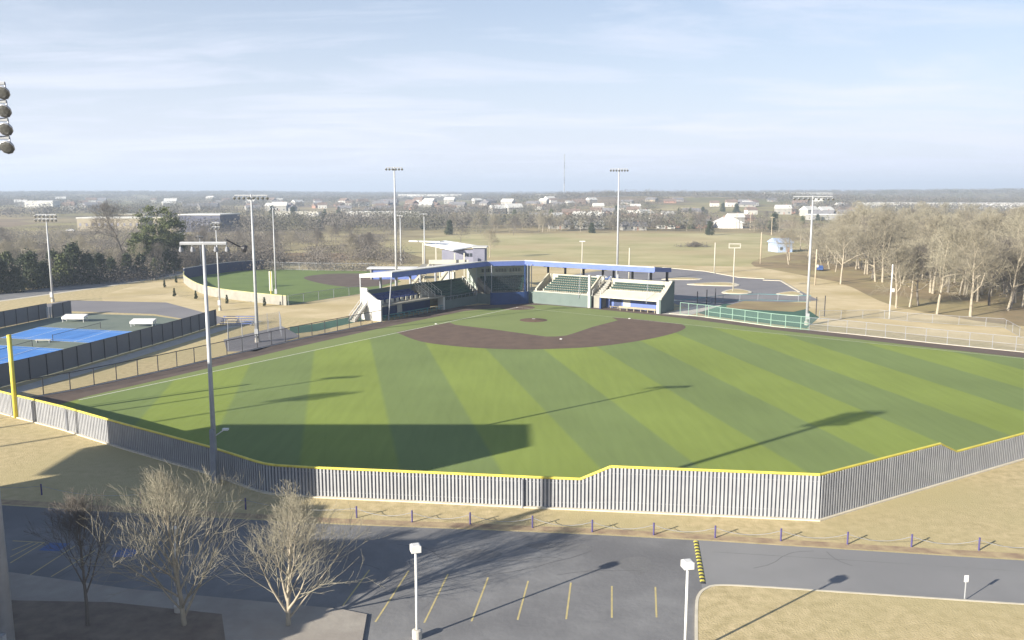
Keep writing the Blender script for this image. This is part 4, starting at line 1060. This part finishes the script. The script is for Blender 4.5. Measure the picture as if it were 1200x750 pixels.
# ================================================================== BUILDINGS BEYOND
def gable_house(wallm, roofm, w, d, h, rh, parent_label='house', windows=True, name='house', cat='house'):
    t = thing(name, parent_label, cat)
    MB().box(-w/2,w/2,-d/2,d/2,0,h).build('wall', wallm, t, world=False)
    o_ = .5; mb = MB()
    mb.add([(-w/2-o_,-d/2-o_,h-.1),(w/2+o_,-d/2-o_,h-.1),(w/2+o_,d/2+o_,h-.1),(-w/2-o_,d/2+o_,h-.1),(-w/2-o_,0,h+rh),(w/2+o_,0,h+rh),
            (-w/2-o_,-d/2-o_,h-.3),(w/2+o_,-d/2-o_,h-.3),(w/2+o_,d/2+o_,h-.3),(-w/2-o_,d/2+o_,h-.3)],
           [(0,1,5,4),(2,3,4,5),(9,8,7,6),(6,7,1,0),(8,9,3,2),(7,8,2,5,1),(9,6,0,4,3)])
    rf_ = mb.build('roof', roofm, t, world=False)
    MB().box(w*.2,w*.2+.7,d*.1,d*.1+.7,h,h+rh+.7).build('chimney', M['brick'], rf_, world=False)
    if windows:
        nw_ = max(2,int(w/4))
        for i in range(nw_):
            x = -w/2+(i+.5)*w/nw_
            if i == nw_//2: MB().box(x-.5,x+.5,-d/2-.04,-d/2+.02,0,2.1).build('door', M['brick'], t, world=False)
            else: MB().box(x-.6,x+.6,-d/2-.04,-d/2+.02,1.0,2.2).build('window', M['glass'], t, world=False)
    return t
H = [Place(gable_house(M['siding'],M['roofg'],15,10,3,3)), Place(gable_house(M['brick'],M['roofb'],16,10,3,2.8)), Place(gable_house(M['siding'],M['stucco'],13,9,5.4,3)), Place(gable_house(M['tan'],M['roofg'],18,11,3.2,3.4)), Place(gable_house(M['stucco'],M['roofb'],12,9,5.2,3))]
rr = random.Random(11)
kinds = ['pale house with grey roof','brick house with brown roof','pale two storey house with whitish roof','tan house with grey roof','white two storey house with brown roof']
# the estate on the rise left of centre
for k in range(58):
    px = rr.uniform(318,602); py = rr.choice([251,248,246,243.5,241.5,239.5,238])+rr.uniform(-.8,.8)
    if px < 420 and py > 249: py -= 4
    p = on_land(px,py); j = rr.randrange(5)
    H[j].put(p, rr.uniform(-.9,.9), rr.uniform(.95,1.35), kinds[j]+' in the far estate left of the centre', kinds[j]+' in the estate left of centre')
for k in range(46):
    px = rr.uniform(620,905); py = rr.choice([262,258,252,246,242,239,237])+rr.uniform(-1,1)
    p = on_land(px,py); j = rr.choice([0,1,2,3,4,0,2])
    H[j].put(p, rr.uniform(-.7,.7), rr.uniform(.8,1.1), kinds[j]+' among far trees beyond the meadow', kinds[j]+' beyond the meadow')
for k in range(26):
    px = rr.uniform(0,300); py = rr.uniform(236,247)
    p = on_land(px,py); j = rr.choice([0,2,4]); H[j].put(p, rr.uniform(-.7,.7), rr.uniform(1.0,1.6), kinds[j]+' on the far wooded slope at the left', kinds[j]+' on the left far slope')
for k in range(16):
    px = rr.uniform(905,1010); py = rr.uniform(240,256)
    p = on_land(px,py); j = rr.choice([0,1,2,3]); H[j].put(p, rr.uniform(-.7,.7), rr.uniform(.9,1.2), kinds[j]+' above the bare woods at the right', kinds[j]+' above the right woods')
def barn(px, py, w, d, h, rh, wall, roof, label, rz=0, name='barn', cat='barn'):
    t = gable_house(M[wall],M[roof],w,d,h,rh,label,name=name,cat=cat); p = on_land(px,py); t.location = p; t.rotation_euler = (0,0,rz); return t
barn(853,267,20,15,4.2,3.6,'white','white','big white gabled hall with white roof at the far meadow edge', R(92), 'meeting_hall','hall')
barn(813,267,22,12,3,3,'brick','roofg','long low brick house with dark roof left of the white hall', .1,'house','house')
barn(742,270,16,9,3,2.6,'siding','roofg','pale bungalow just behind the far meadow hedge', .1,'house','house')
barn(690,268,20,9,3,2.4,'siding','stucco','long pale bungalow behind the meadow hedge beside the tall pole', .05,'house','house')
barn(655,268,14,9,3,2.6,'siding','roofg','small pale bungalow at the left of the meadow hedge', .15,'house','house')
barn(780,268,12,9,3,2.6,'stucco','roofb','small white bungalow with brown roof behind the meadow hedge', -.1,'house','house')
barn(914,296,6.5,9,4.2,1.6,'bluewall','bluewall','pale blue metal shed with a white door beyond the rear car park', .15,'shed','shed')
def slab_building(px,py,w,d,h,wall,roof,label,rz=0,nwin=8,name='building',cat='building'):
    p = on_land(px,py); t = thing(name,label,cat,p,rz)
    MB().box(-w/2,w/2,-d/2,d/2,0,h).build('wall', M[wall], t, world=False)
    MB().box(-w/2-.4,w/2+.4,-d/2-.4,d/2+.4,h+.01,h+.7).build('roof', M[roof], t, world=False)
    for i in range(nwin):
        x = -w/2+(i+.5)*w/nwin; MB().box(x-w/nwin*.16,x+w/nwin*.16,-d/2-.06,-d/2+.02,h*.40,h*.62).build('window', M['block'], t, world=False)
    return t
slab_building(247,271,27,30,10.5,'navywall','stucco','big slate blue walled building with white roof edge beyond the pine',-.1)
slab_building(206,270,22,16,8,'tan','cream','tan walled wing left of the slate building',-.1)
slab_building(136,270,40,22,8,'tan','stucco','long tan building left of the big pine',.05,10)
slab_building(160,262,20,18,7,'tan','cream','square tan building just behind the long tan one',.05,5)
slab_building(438,254.5,52,16,5,'stucco','white','long white low building in front of the far estate',.02,12)
slab_building(350,254.5,42,16,5,'stucco','cream','long cream low building left of the white one',.02,10)
slab_building(475,254.5,30,16,5,'stucco','white','shorter white low building right of the long white one',.02,8)
slab_building(505,232.5,170,40,10,'stucco','white','very long white warehouse on the skyline left of centre',0,14)
slab_building(640,231.5,60,40,9,'stucco','white','white warehouse on the skyline near the radio mast',0,6)
slab_building(935,232.0,150,50,12,'siding','stucco','long pale school building on the right skyline',0,14)
slab_building(1140,245,190,40,7,'white','white','very long white warehouse roof above the right hand woods',.02,16)
slab_building(1040,245,60,40,7,'stucco','stucco','pale warehouse left of the very long one above the woods',.02,8)
slab_building(50,243,40,22,9,'stucco','white','white building on the wooded slope at the far left',.05,5)
slab_building(970,258,34,14,4.5,'siding','white','long pale mobile home right of the pale blue shed',.05,8)
# radio mast
p = on_land(661,233); t = thing('radio_mast','thin grey radio mast on the far skyline','mast',p)
for k in range(6):
    z0 = p[2]+k*12; r_ = .9-.06*k
    mb = MB()
    for j in range(3):
        a0 = 2*math.pi*j/3; mb.tube((p[0]+r_*math.cos(a0),p[1]+r_*math.sin(a0),z0),(p[0]+r_*.93*math.cos(a0),p[1]+r_*.93*math.sin(a0),z0+12),.28,n=5)
        a1 = 2*math.pi*(j+1)/3
        for q in range(3): mb.tube((p[0]+r_*math.cos(a0),p[1]+r_*math.sin(a0),z0+q*4),(p[0]+r_*math.cos(a1),p[1]+r_*math.sin(a1),z0+q*4+4),.14,n=4)
    mb.build('mast_section', M['galvdark'] if k%2==0 else M['galv'], t)
for k,(px,py,h,lab) in enumerate([(863,268,10,'utility pole just right of the white hall'),(879,270,12,'paired utility pole right of the white hall'),(904,276,11,'utility pole behind the pale blue shed'),(762,262,11,'utility pole above the meadow hedge')]):
    p = on_land(px,py); t = thing('utility_pole',lab,'utility pole',p)
    MB().tube(p,(p[0],p[1],p[2]+h),.22,.16,6).build('pole', M['wood'], t); MB().box(p[0]-1.3,p[0]+1.3,p[1]-.1,p[1]+.1,p[2]+h-.9,p[2]+h-.65).build('crossarm', M['wood'], t)

# ================================================================== TREES
def tube_mesh(name, segs, mats, sides=3):
    """segs: rows p0(3) p1(3) r0 r1 -> one mesh of tapered tubes"""
    S = np.array(segs, dtype=np.float64); n = len(S)
    p0, p1, r0, r1 = S[:,0:3], S[:,3:6], S[:,6], S[:,7]
    d = p1-p0; d /= np.maximum(1e-6, np.linalg.norm(d,axis=1))[:,None]
    ref = np.where(np.abs(d[:,2:3])<.9, np.array([[0,0,1.]]), np.array([[1.,0,0]]))
    u = np.cross(d, ref); u /= np.linalg.norm(u,axis=1)[:,None]; w = np.cross(d,u)
    V = np.zeros((n, sides*2, 3))
    for k in range(sides):
        a = 2*math.pi*k/sides; o = u*math.cos(a)+w*math.sin(a)
        V[:,k] = p0+o*r0[:,None]; V[:,sides+k] = p1+o*r1[:,None]
    F = []
    for k in range(sides): k2 = (k+1)%sides; F.append([k,k2,sides+k2,sides+k])
    F = np.array(F)[None]+(np.arange(n)*sides*2)[:,None,None]
    me = bpy.data.meshes.new(name); V = V.reshape(-1,3); F = F.reshape(-1,4)
    me.vertices.add(len(V)); me.vertices.foreach_set('co', V.ravel())
    me.loops.add(F.size); me.loops.foreach_set('vertex_index', F.ravel())
    me.polygons.add(len(F)); me.polygons.foreach_set('loop_start', np.arange(len(F))*4); me.polygons.foreach_set('loop_total', np.full(len(F),4))
    me.materials.append(mats); me.update(calc_edges=True)
    return me
def bare_tree(seed, H_, trunk_h, trunk_r, spread, maxlev, kids, twig_r, up=.12, jit=.18, lowlong=1.25, start=.25):
    rg = random.Random(seed); lo = []; hi = []
    def rv(s): return Vector((rg.gauss(0,s),rg.gauss(0,s),rg.gauss(0,s)))
    def branch(p, d, L, r, lev):
        n = 5 if lev == 0 else (4 if lev < maxlev else 3)
        pts = []
        for i in range(n):
            d = (d+rv(jit*(.4 if lev==0 else 1))+Vector((0,0,up*(1 if lev else .6)))).normalized()
            q = p+d*(L/n); f0 = 1-.75*i/n; f1 = 1-.75*(i+1)/n
            (lo if lev <= 1 else hi).append((*p,*q,max(twig_r,r*f0),max(twig_r*.7,r*f1)))
            pts.append((q.copy(), d.copy(), r*f1, (i+1)/n)); p = q
        if lev < maxlev:
            nk = kids[lev]
            for k in range(nk):
                f = start+(1-start)*(k+rg.random()*.8)/nk if lev == 0 else .2+.8*(k+rg.random())/nk
                f = min(.999,f); i = min(n-1,int(f*n)); q, dd, rr_, _ = pts[i]
                prev = pts[i-1][0] if i else q-dd*(L/n); t_ = f*n-i; q = prev.lerp(q, t_)
                side = dd.orthogonal().normalized(); side.rotate(Matrix.Rotation(k*2.4+rg.uniform(-.5,.5),3,dd))
                ang = rg.uniform(.5,.95)*spread*(1 if lev else (1.45-.95*f))
                nd = (dd*math.cos(ang)+side*math.sin(ang)).normalized()
                LL = L*(rg.uniform(.55,.8)*(1.15-.55*f) if lev else rg.uniform(.5,.72)*(lowlong-(lowlong-.28)*f))
                branch(q, nd, LL, max(twig_r, rr_*rg.uniform(.5,.7)), lev+1)
    branch(Vector((0,0,0)), Vector((0,0,1)), H_, trunk_r, 0)
    return lo, hi
def tree_thing(seed, mats, label, **k):
    lo, hi = bare_tree(seed, **k)
    f = k['H_']/max(sg[5] for sg in lo+hi)
    lo = [tuple(v*f for v in sg[:6])+sg[6:] for sg in lo]; hi = [tuple(v*f for v in sg[:6])+sg[6:] for sg in hi]
    t = thing('bare_tree', label, 'bare tree')
    for nm, sg, m_, sd in (('trunk',lo,mats[0],6),('crown',hi,mats[1],3)):
        o = bpy.data.objects.new(nm, tube_mesh(nm, sg, m_, sd)); COL.objects.link(o); o.parent = t
    return t
# --- three bare trees in front of the camera
def near_tree(seed, px, h, label, mats, spread=.70, kids=(23,8,5,2), tr=.15, start=.05):
    t = tree_thing(seed, mats, label, H_=h, trunk_h=1, trunk_r=tr, spread=spread, maxlev=4, kids=kids, twig_r=.0078, up=.07, jit=.085, start=start, lowlong=1.15)
    x, y = at(px,735); t.location = (x,y,.13); return t
near_tree(5, 216, 9.9, 'tallest bare tree in the foreground, its pale branches crossing the white street lamp', (M['bark'],M['twig3']))
near_tree(8, 338, 8.5, 'bushy bare tree in the foreground, right of the tallest one', (M['bark'],M['twig3']), .84)
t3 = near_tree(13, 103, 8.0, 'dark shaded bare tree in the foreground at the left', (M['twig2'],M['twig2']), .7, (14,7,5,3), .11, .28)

protos = []
specs = [(21,19,(11,7,5,4),1.1,('bark','twig3')),(22,18.5,(12,7,5,4),1.15,('bark','twig')),(23,18,(11,8,5,4),1.05,('bark','twig')),(24,17,(12,8,5,3),1.0,('twig2','twig2')),(25,17,(11,8,5,3),1.1,('twig','twig'))]
for sd,h,kd,sp,mm in specs:
    protos.append(Place(tree_thing(sd,(M[mm[0]],M[mm[1]]),'bare tree',H_=h,trunk_h=3,trunk_r=.30,spread=sp,maxlev=4,kids=kd,twig_r=.021,up=.05,jit=.22,start=.26)))
# labelled single trees in the right hand woods, measured trunk by trunk
rr = random.Random(5)
singles = [(1098,368,1.0,0,'tall pale bare tree with forked trunk at the front of the right woods'),(1137,371,1.02,1,'pale bare tree leaning out beside the wire fence in the right woods'),
 (1050,361,.85,2,'slender bare tree at the front left of the right woods'),(1066,360,.8,0,'thin bare tree with straight trunk left of the forked one'),(1076,358,.85,3,'dark slanting bare tree left of the forked one'),
 (1181,364,.95,2,'bare tree at the right edge behind the wire fence'),(985,333,.9,1,'bare tree standing alone on the slope right of the transformer pole'),(924,310,.7,2,'bare tree in front of the pale blue shed'),
 (574,302,.62,1,'pale bare tree in the meadow just right of the viewing tower'),(145,312,1.35,3,'tallest thin bare tree left of the big pine')]
for px,py,s,j,lab in singles:
    x,y = at(px,py); protos[j].put((x,y,0), rr.uniform(0,6), s, lab)
grp = 'bare trees of the right hand woods'
def wood_label(px, py, j):
    look = ['tan twigged','brown twigged','wide brown','dark grey','short brown'][j]
    row = 'back' if py < 300 else ('middle' if py < 325 else 'front')
    side = 'by the shed end' if px < 985 else ('left of slim white pole' if px < 1044 else ('behind the forked tree' if px < 1140 else 'at the right edge'))
    return look+' bare tree in the '+row+' of the right woods, '+side
cnt = 0
while cnt < 165:
    px = rr.uniform(925,1245); py = rr.uniform(282,362)
    lim = 306+(px-925)*.24
    if py > min(lim,366): continue
    x,y = at(px,py); cnt += 1; j = rr.choice([0,1,2,0,4,3])
    protos[j].put((x,y,0), rr.uniform(0,6), rr.uniform(.80,1.15)*(.7 if px < 985 else 1), wood_label(px,py,j), grp)
grp = 'scrubby bare trees beyond the softball field'
for k in range(60):
    px = rr.uniform(-40,440); py = rr.uniform(283,316) if px > 200 else rr.uniform(285,336-px*.05)
    if px > 300: py = rr.uniform(280,309)
    x,y = at(px,py); sc = rr.uniform(.38,.62); protos[rr.choice([3,4,3,2])].put((x,y,0), rr.uniform(0,6), sc, ('dark low' if sc < .5 else 'taller grey')+' bare tree in the scrub '+('beyond the tennis courts' if px < 150 else 'behind the navy softball wall' if px < 310 else 'behind the far side of the softball field'), grp)
grp = 'bare trees along the meadow hedge'
for k in range(60):
    px = rr.choice([rr.uniform(560,900),rr.uniform(520,660)]); py = rr.uniform(262,273.5)
    if px < 660 and rr.random()<.5: py = rr.uniform(262,284-(px-560)*.1)
    if 828 < px < 876 and py > 262: px += 50
    p = on_land(px,py); protos[rr.choice([3,4,2])].put(p, rr.uniform(0,6), rr.uniform(.42,.78), 'bare tree in the far meadow hedge '+('right of the viewing tower' if px < 640 else 'left of the very tall floodlight' if px < 724 else 'between the tall floodlight and the white hall' if px < 840 else 'near the white hall'), grp)

# --- evergreens
def tri_cloud(name, centers, sizes, m_, rng):
    n = len(centers)
    a = rng.normal(size=(n,3)); a /= np.linalg.norm(a,axis=1)[:,None]; b = rng.normal(size=(n,3)); b -= (a*b).sum(1)[:,None]*a; b /= np.linalg.norm(b,axis=1)[:,None]
    s = sizes[:,None]; V = np.stack([centers-a*s, centers+b*s*.45, centers+a*s, centers-b*s*.45],1).reshape(-1,3)
    me = bpy.data.meshes.new(name); F = np.arange(4*n)
    me.vertices.add(4*n); me.vertices.foreach_set('co', V.ravel()); me.loops.add(4*n); me.loops.foreach_set('vertex_index', F)
    me.polygons.add(n); me.polygons.foreach_set('loop_start', np.arange(n)*4); me.polygons.foreach_set('loop_total', np.full(n,4))
    me.materials.append(m_); me.update(calc_edges=True); return me
def evergreen(seed, h, w, kind, m_, name='cedar', label='cedar'):
    rg = np.random.default_rng(seed); C = []; S = []
    if kind == 'cone':
        for k in range(70):
            z = h*(.06+.92*rg.random()**1.1); rad = w/2*(1-z/h)**.75*rg.uniform(.35,1.05); a = rg.uniform(0,6.28)
            c = np.array([rad*math.cos(a),rad*math.sin(a),z]); q = rg.normal(size=(46,3))*np.array([.08,.08,.075])*w
            C.append(c+q); S.append(np.full(46,min(.28,.08*w))*rg.uniform(.7,1.3,46))
    else:   # pine: open clumps on limbs high up
        for k in range(46):
            z = h*rg.uniform(.40,.97); rad = w/2*math.sqrt(max(.05,1-((z/h-.66)/.36)**2))*rg.uniform(.2,1); a = rg.uniform(0,6.28)
            c = np.array([rad*math.cos(a),rad*math.sin(a),z]); q = rg.normal(size=(95,3))*np.array([.8,.8,.42])
            C.append(c+q); S.append(np.full(95,.34)*rg.uniform(.7,1.3,95))
    C = np.concatenate(C); C[:,2] = np.maximum(.1,C[:,2]); S = np.concatenate(S)
    t = thing(name, label, 'pine tree' if kind != 'cone' else 'cedar tree')
    MB().tube((0,0,0),(0,0,h*.9),h*.022,h*.006,7).build('trunk', M['bark'] if kind!='cone' else M['twig2'], t, world=False)
    o = bpy.data.objects.new('crown', tri_cloud('crown',C,S,m_,rg)); COL.objects.link(o); o.parent = t
    return t
x,y = at(187,318); t = evergreen(3,20.5,16,'pine',M['needle'],'pine_tree','big broad green pine standing above the scrub'); t.location = (x,y,0)
x,y = at(203,316); t = evergreen(4,16,11,'pine',M['needle'],'pine_tree','smaller pine close against the right side of the big pine'); t.location = (x,y,0)
x,y = at(172,320); t = evergreen(9,13,9,'pine',M['needle'],'pine_tree','lower pine at the left foot of the big pine'); t.location = (x,y,0)
E = [Place(evergreen(31,8,6,'cone',M['cedar'])),Place(evergreen(32,7,5.5,'cone',M['cedar'])),Place(evergreen(33,6,5,'cone',M['needle']))]
for k,(px,py,s,j) in enumerate(sorted([(2,343,1.2,0),(20,342,1.0,1),(38,339,1.35,0),(52,337,1.1,1),(74,334,1.5,2),(88,333,1.55,0),(104,332,1.3,1),(118,330,1.1,0),(132,328,1.0,1),(150,326,1.0,0),(166,325,1.1,1),(182,322,.9,2),(196,320,1.1,0),(10,330,1.5,2),(64,326,1.3,1),(-14,345,1.3,0),(28,331,1.2,1),(205,317,1.0,1)])):
    x,y = at(px,py); E[j].put((x,y,0), k*1.3, s*.88, ['first','second','third','fourth','fifth','sixth','seventh','eighth','ninth','tenth','eleventh','twelfth','thirteenth','fourteenth','fifteenth','sixteenth','seventeenth','eighteenth'][k]+' dark cedar from the left along the back road', 'dark cedars along the back road')
for k in range(34):
    px = rr.choice([rr.uniform(300,600),rr.uniform(600,1000)]); py = rr.uniform(248,276)
    p = on_land(px,py); E[k%3].put(p, k, rr.uniform(.7,1.4), 'far dark cedar among fields and bare trees', 'far dark cedars')
# shrubs on the straw bank
sp = Place(evergreen(41,2.0,.8,'cone',M['cedar'],'shrub','shrub'))
for px,py,lab in [(206.5,331.5,'small pointed shrub at the upper end of the straw bank by the road'),(204.5,347.5,'small pointed shrub lowest at the left of the straw bank'),(229.7,350.5,'small pointed shrub second from left on the straw bank'),(266,356,'small pointed shrub beside the slim floodlight pole'),(310,359,'small pointed shrub below the pale foul pole'),(193,337,'small pointed shrub between the road strip and the bank foot')]:
    x,y = at(px,py); sp.put((x,y,.01), px, 1.0, lab, cat='shrub')
# brush pile in the meadow
x,y = at(814,289.5); rg = random.Random(2); segs = []
for k in range(160):
    a = rg.uniform(0,6.28); r_ = abs(rg.gauss(0,2.2)); p = Vector((r_*math.cos(a)*1.7,r_*math.sin(a),rg.uniform(.1,max(.3,2.2-r_*.5)))); d = Vector((rg.gauss(0,1),rg.gauss(0,1),rg.gauss(0,.5))).normalized()*rg.uniform(.8,2)
    segs.append((*(p-d),*(p+d),.09,.05))
o = bpy.data.objects.new('brush_pile', tube_mesh('brush_pile',segs,M['twig2'],4)); COL.objects.link(o); o.location = (x,y,.2)
tag(o,'grey pile of cut branches lying in the meadow','brush pile')

# --- the far woods: uncountable, one object
def far_woods():
    rg = np.random.default_rng(8); C = []; S = []
    N = 30000
    r = np.exp(rg.uniform(math.log(520),math.log(5600),N)); th = rg.uniform(-.64,.64,N)
    for i in range(N):
        x = r[i]*math.sin(th[i]); y = r[i]*math.cos(th[i])
        v = mnoise.noise((x/170,y/170,5.0))+.5*mnoise.noise((x/60,y/60,1.0))
        px = 600+1000*x/y; open_ = -.10 if r[i] > 1500 else .02
        if r[i] > 3000: open_ = -.3
        if px > 950: open_ -= .25
        if 540 < px < 900 and r[i] < 560: continue
        if px < 300 and r[i] < 900: open_ += .08
        if 825 < px < 880 and r[i] < 700: continue
        if 315 < px < 602 and 850 < r[i] < 1750: open_ += .32
        if 620 < px < 905 and 620 < r[i] < 1300: open_ += .12
        if v < open_: continue
        g = r[i]/900
        hh = rg.uniform(6,12)*(1+.10*g); wd = rg.uniform(5,9)*(1+.35*g); n = 44
        q = rg.normal(size=(n,3)); q /= np.linalg.norm(q,axis=1)[:,None]; q *= rg.random((n,1))**.4
        z0 = land_h(x,y)
        c = q*np.array([wd,wd,hh*.42])+np.array([x,y,z0+hh*.55]); C.append(c); S.append(np.full(n,.62*(.6+.5*g))*rg.uniform(.6,1.3,n))
    o = bpy.data.objects.new('distant_woodland', tri_cloud('distant_woodland',np.concatenate(C),np.concatenate(S),M['farwood'],rg)); COL.objects.link(o)
    stuff(o,'hazy brown winter woodland covering the far land to the skyline','woodland')
M['farwood'] = mat('far_woodland',(.155,.135,.12),(.11,.10,.09),.012,6,1,coord='World',c3=(.10,.10,.06),scale3=.02)
far_woods()
# low brown thicket between the scrub trees
def thicket():
    rg = np.random.default_rng(4); C = []; S = []
    for k in range(7500):
        px = rg.uniform(-60,470); py = rg.uniform(266,318) if px > 190 else rg.uniform(270,340-px*.06)
        if px > 330 and mnoise.noise((px/40,py/9,0)) < .02: continue
        if py < 300 and mnoise.noise((px/60,py/12,3)) < -.22: continue
        x,y = at(px,py); n = 44; q = rg.normal(size=(n,3))*np.array([2.0,2.0,2.1]); q[:,2] = np.abs(q[:,2])+.2
        C.append(q+np.array([x,y,0])); S.append(rg.uniform(.12,.34,n))
    o = bpy.data.objects.new('thicket', tri_cloud('thicket',np.concatenate(C),np.concatenate(S),M['twig2'],rg)); COL.objects.link(o)
    stuff(o,'tangled brown thicket between the cedars and the far fields','thicket')
thicket()
def undergrowth():
    rg = np.random.default_rng(14); C = []; S = []
    for k in range(620):
        px = rg.uniform(950,1260); py = rg.uniform(290,min(352,300+(px-925)*.2))
        if mnoise.noise((px/35,py/8,7)) < .0: continue
        x,y = at(px,py); n = 40; q = rg.normal(size=(n,3))*np.array([1.3,1.3,.8]); q[:,2] = np.abs(q[:,2])+.1
        C.append(q+np.array([x,y,0])); S.append(rg.uniform(.10,.28,n))
    o = bpy.data.objects.new('undergrowth', tri_cloud('undergrowth',np.concatenate(C),np.concatenate(S),M['twig2'],rg)); COL.objects.link(o)
    stuff(o,'low grey brown undergrowth between the trunks of the right woods','undergrowth')
undergrowth()

# ================================================================== AIR
HAZE = True
if HAZE:
    m = bpy.data.materials.new('haze_air'); m.use_nodes = True; nt = m.node_tree; nt.nodes.clear()
    out = nt.nodes.new('ShaderNodeOutputMaterial'); v = nt.nodes.new('ShaderNodeVolumePrincipled')
    v.inputs['Color'].default_value = (.70,.82,1.0,1); v.inputs['Density'].default_value = .00030; v.inputs['Anisotropy'].default_value = .1
    nt.links.new(v.outputs[0], out.inputs['Volume'])
    o = MB().box(-9500,9500,-700,9500,-3,118).build('haze', m); stuff(o,'thin pale winter haze filling the air over the fields','haze')
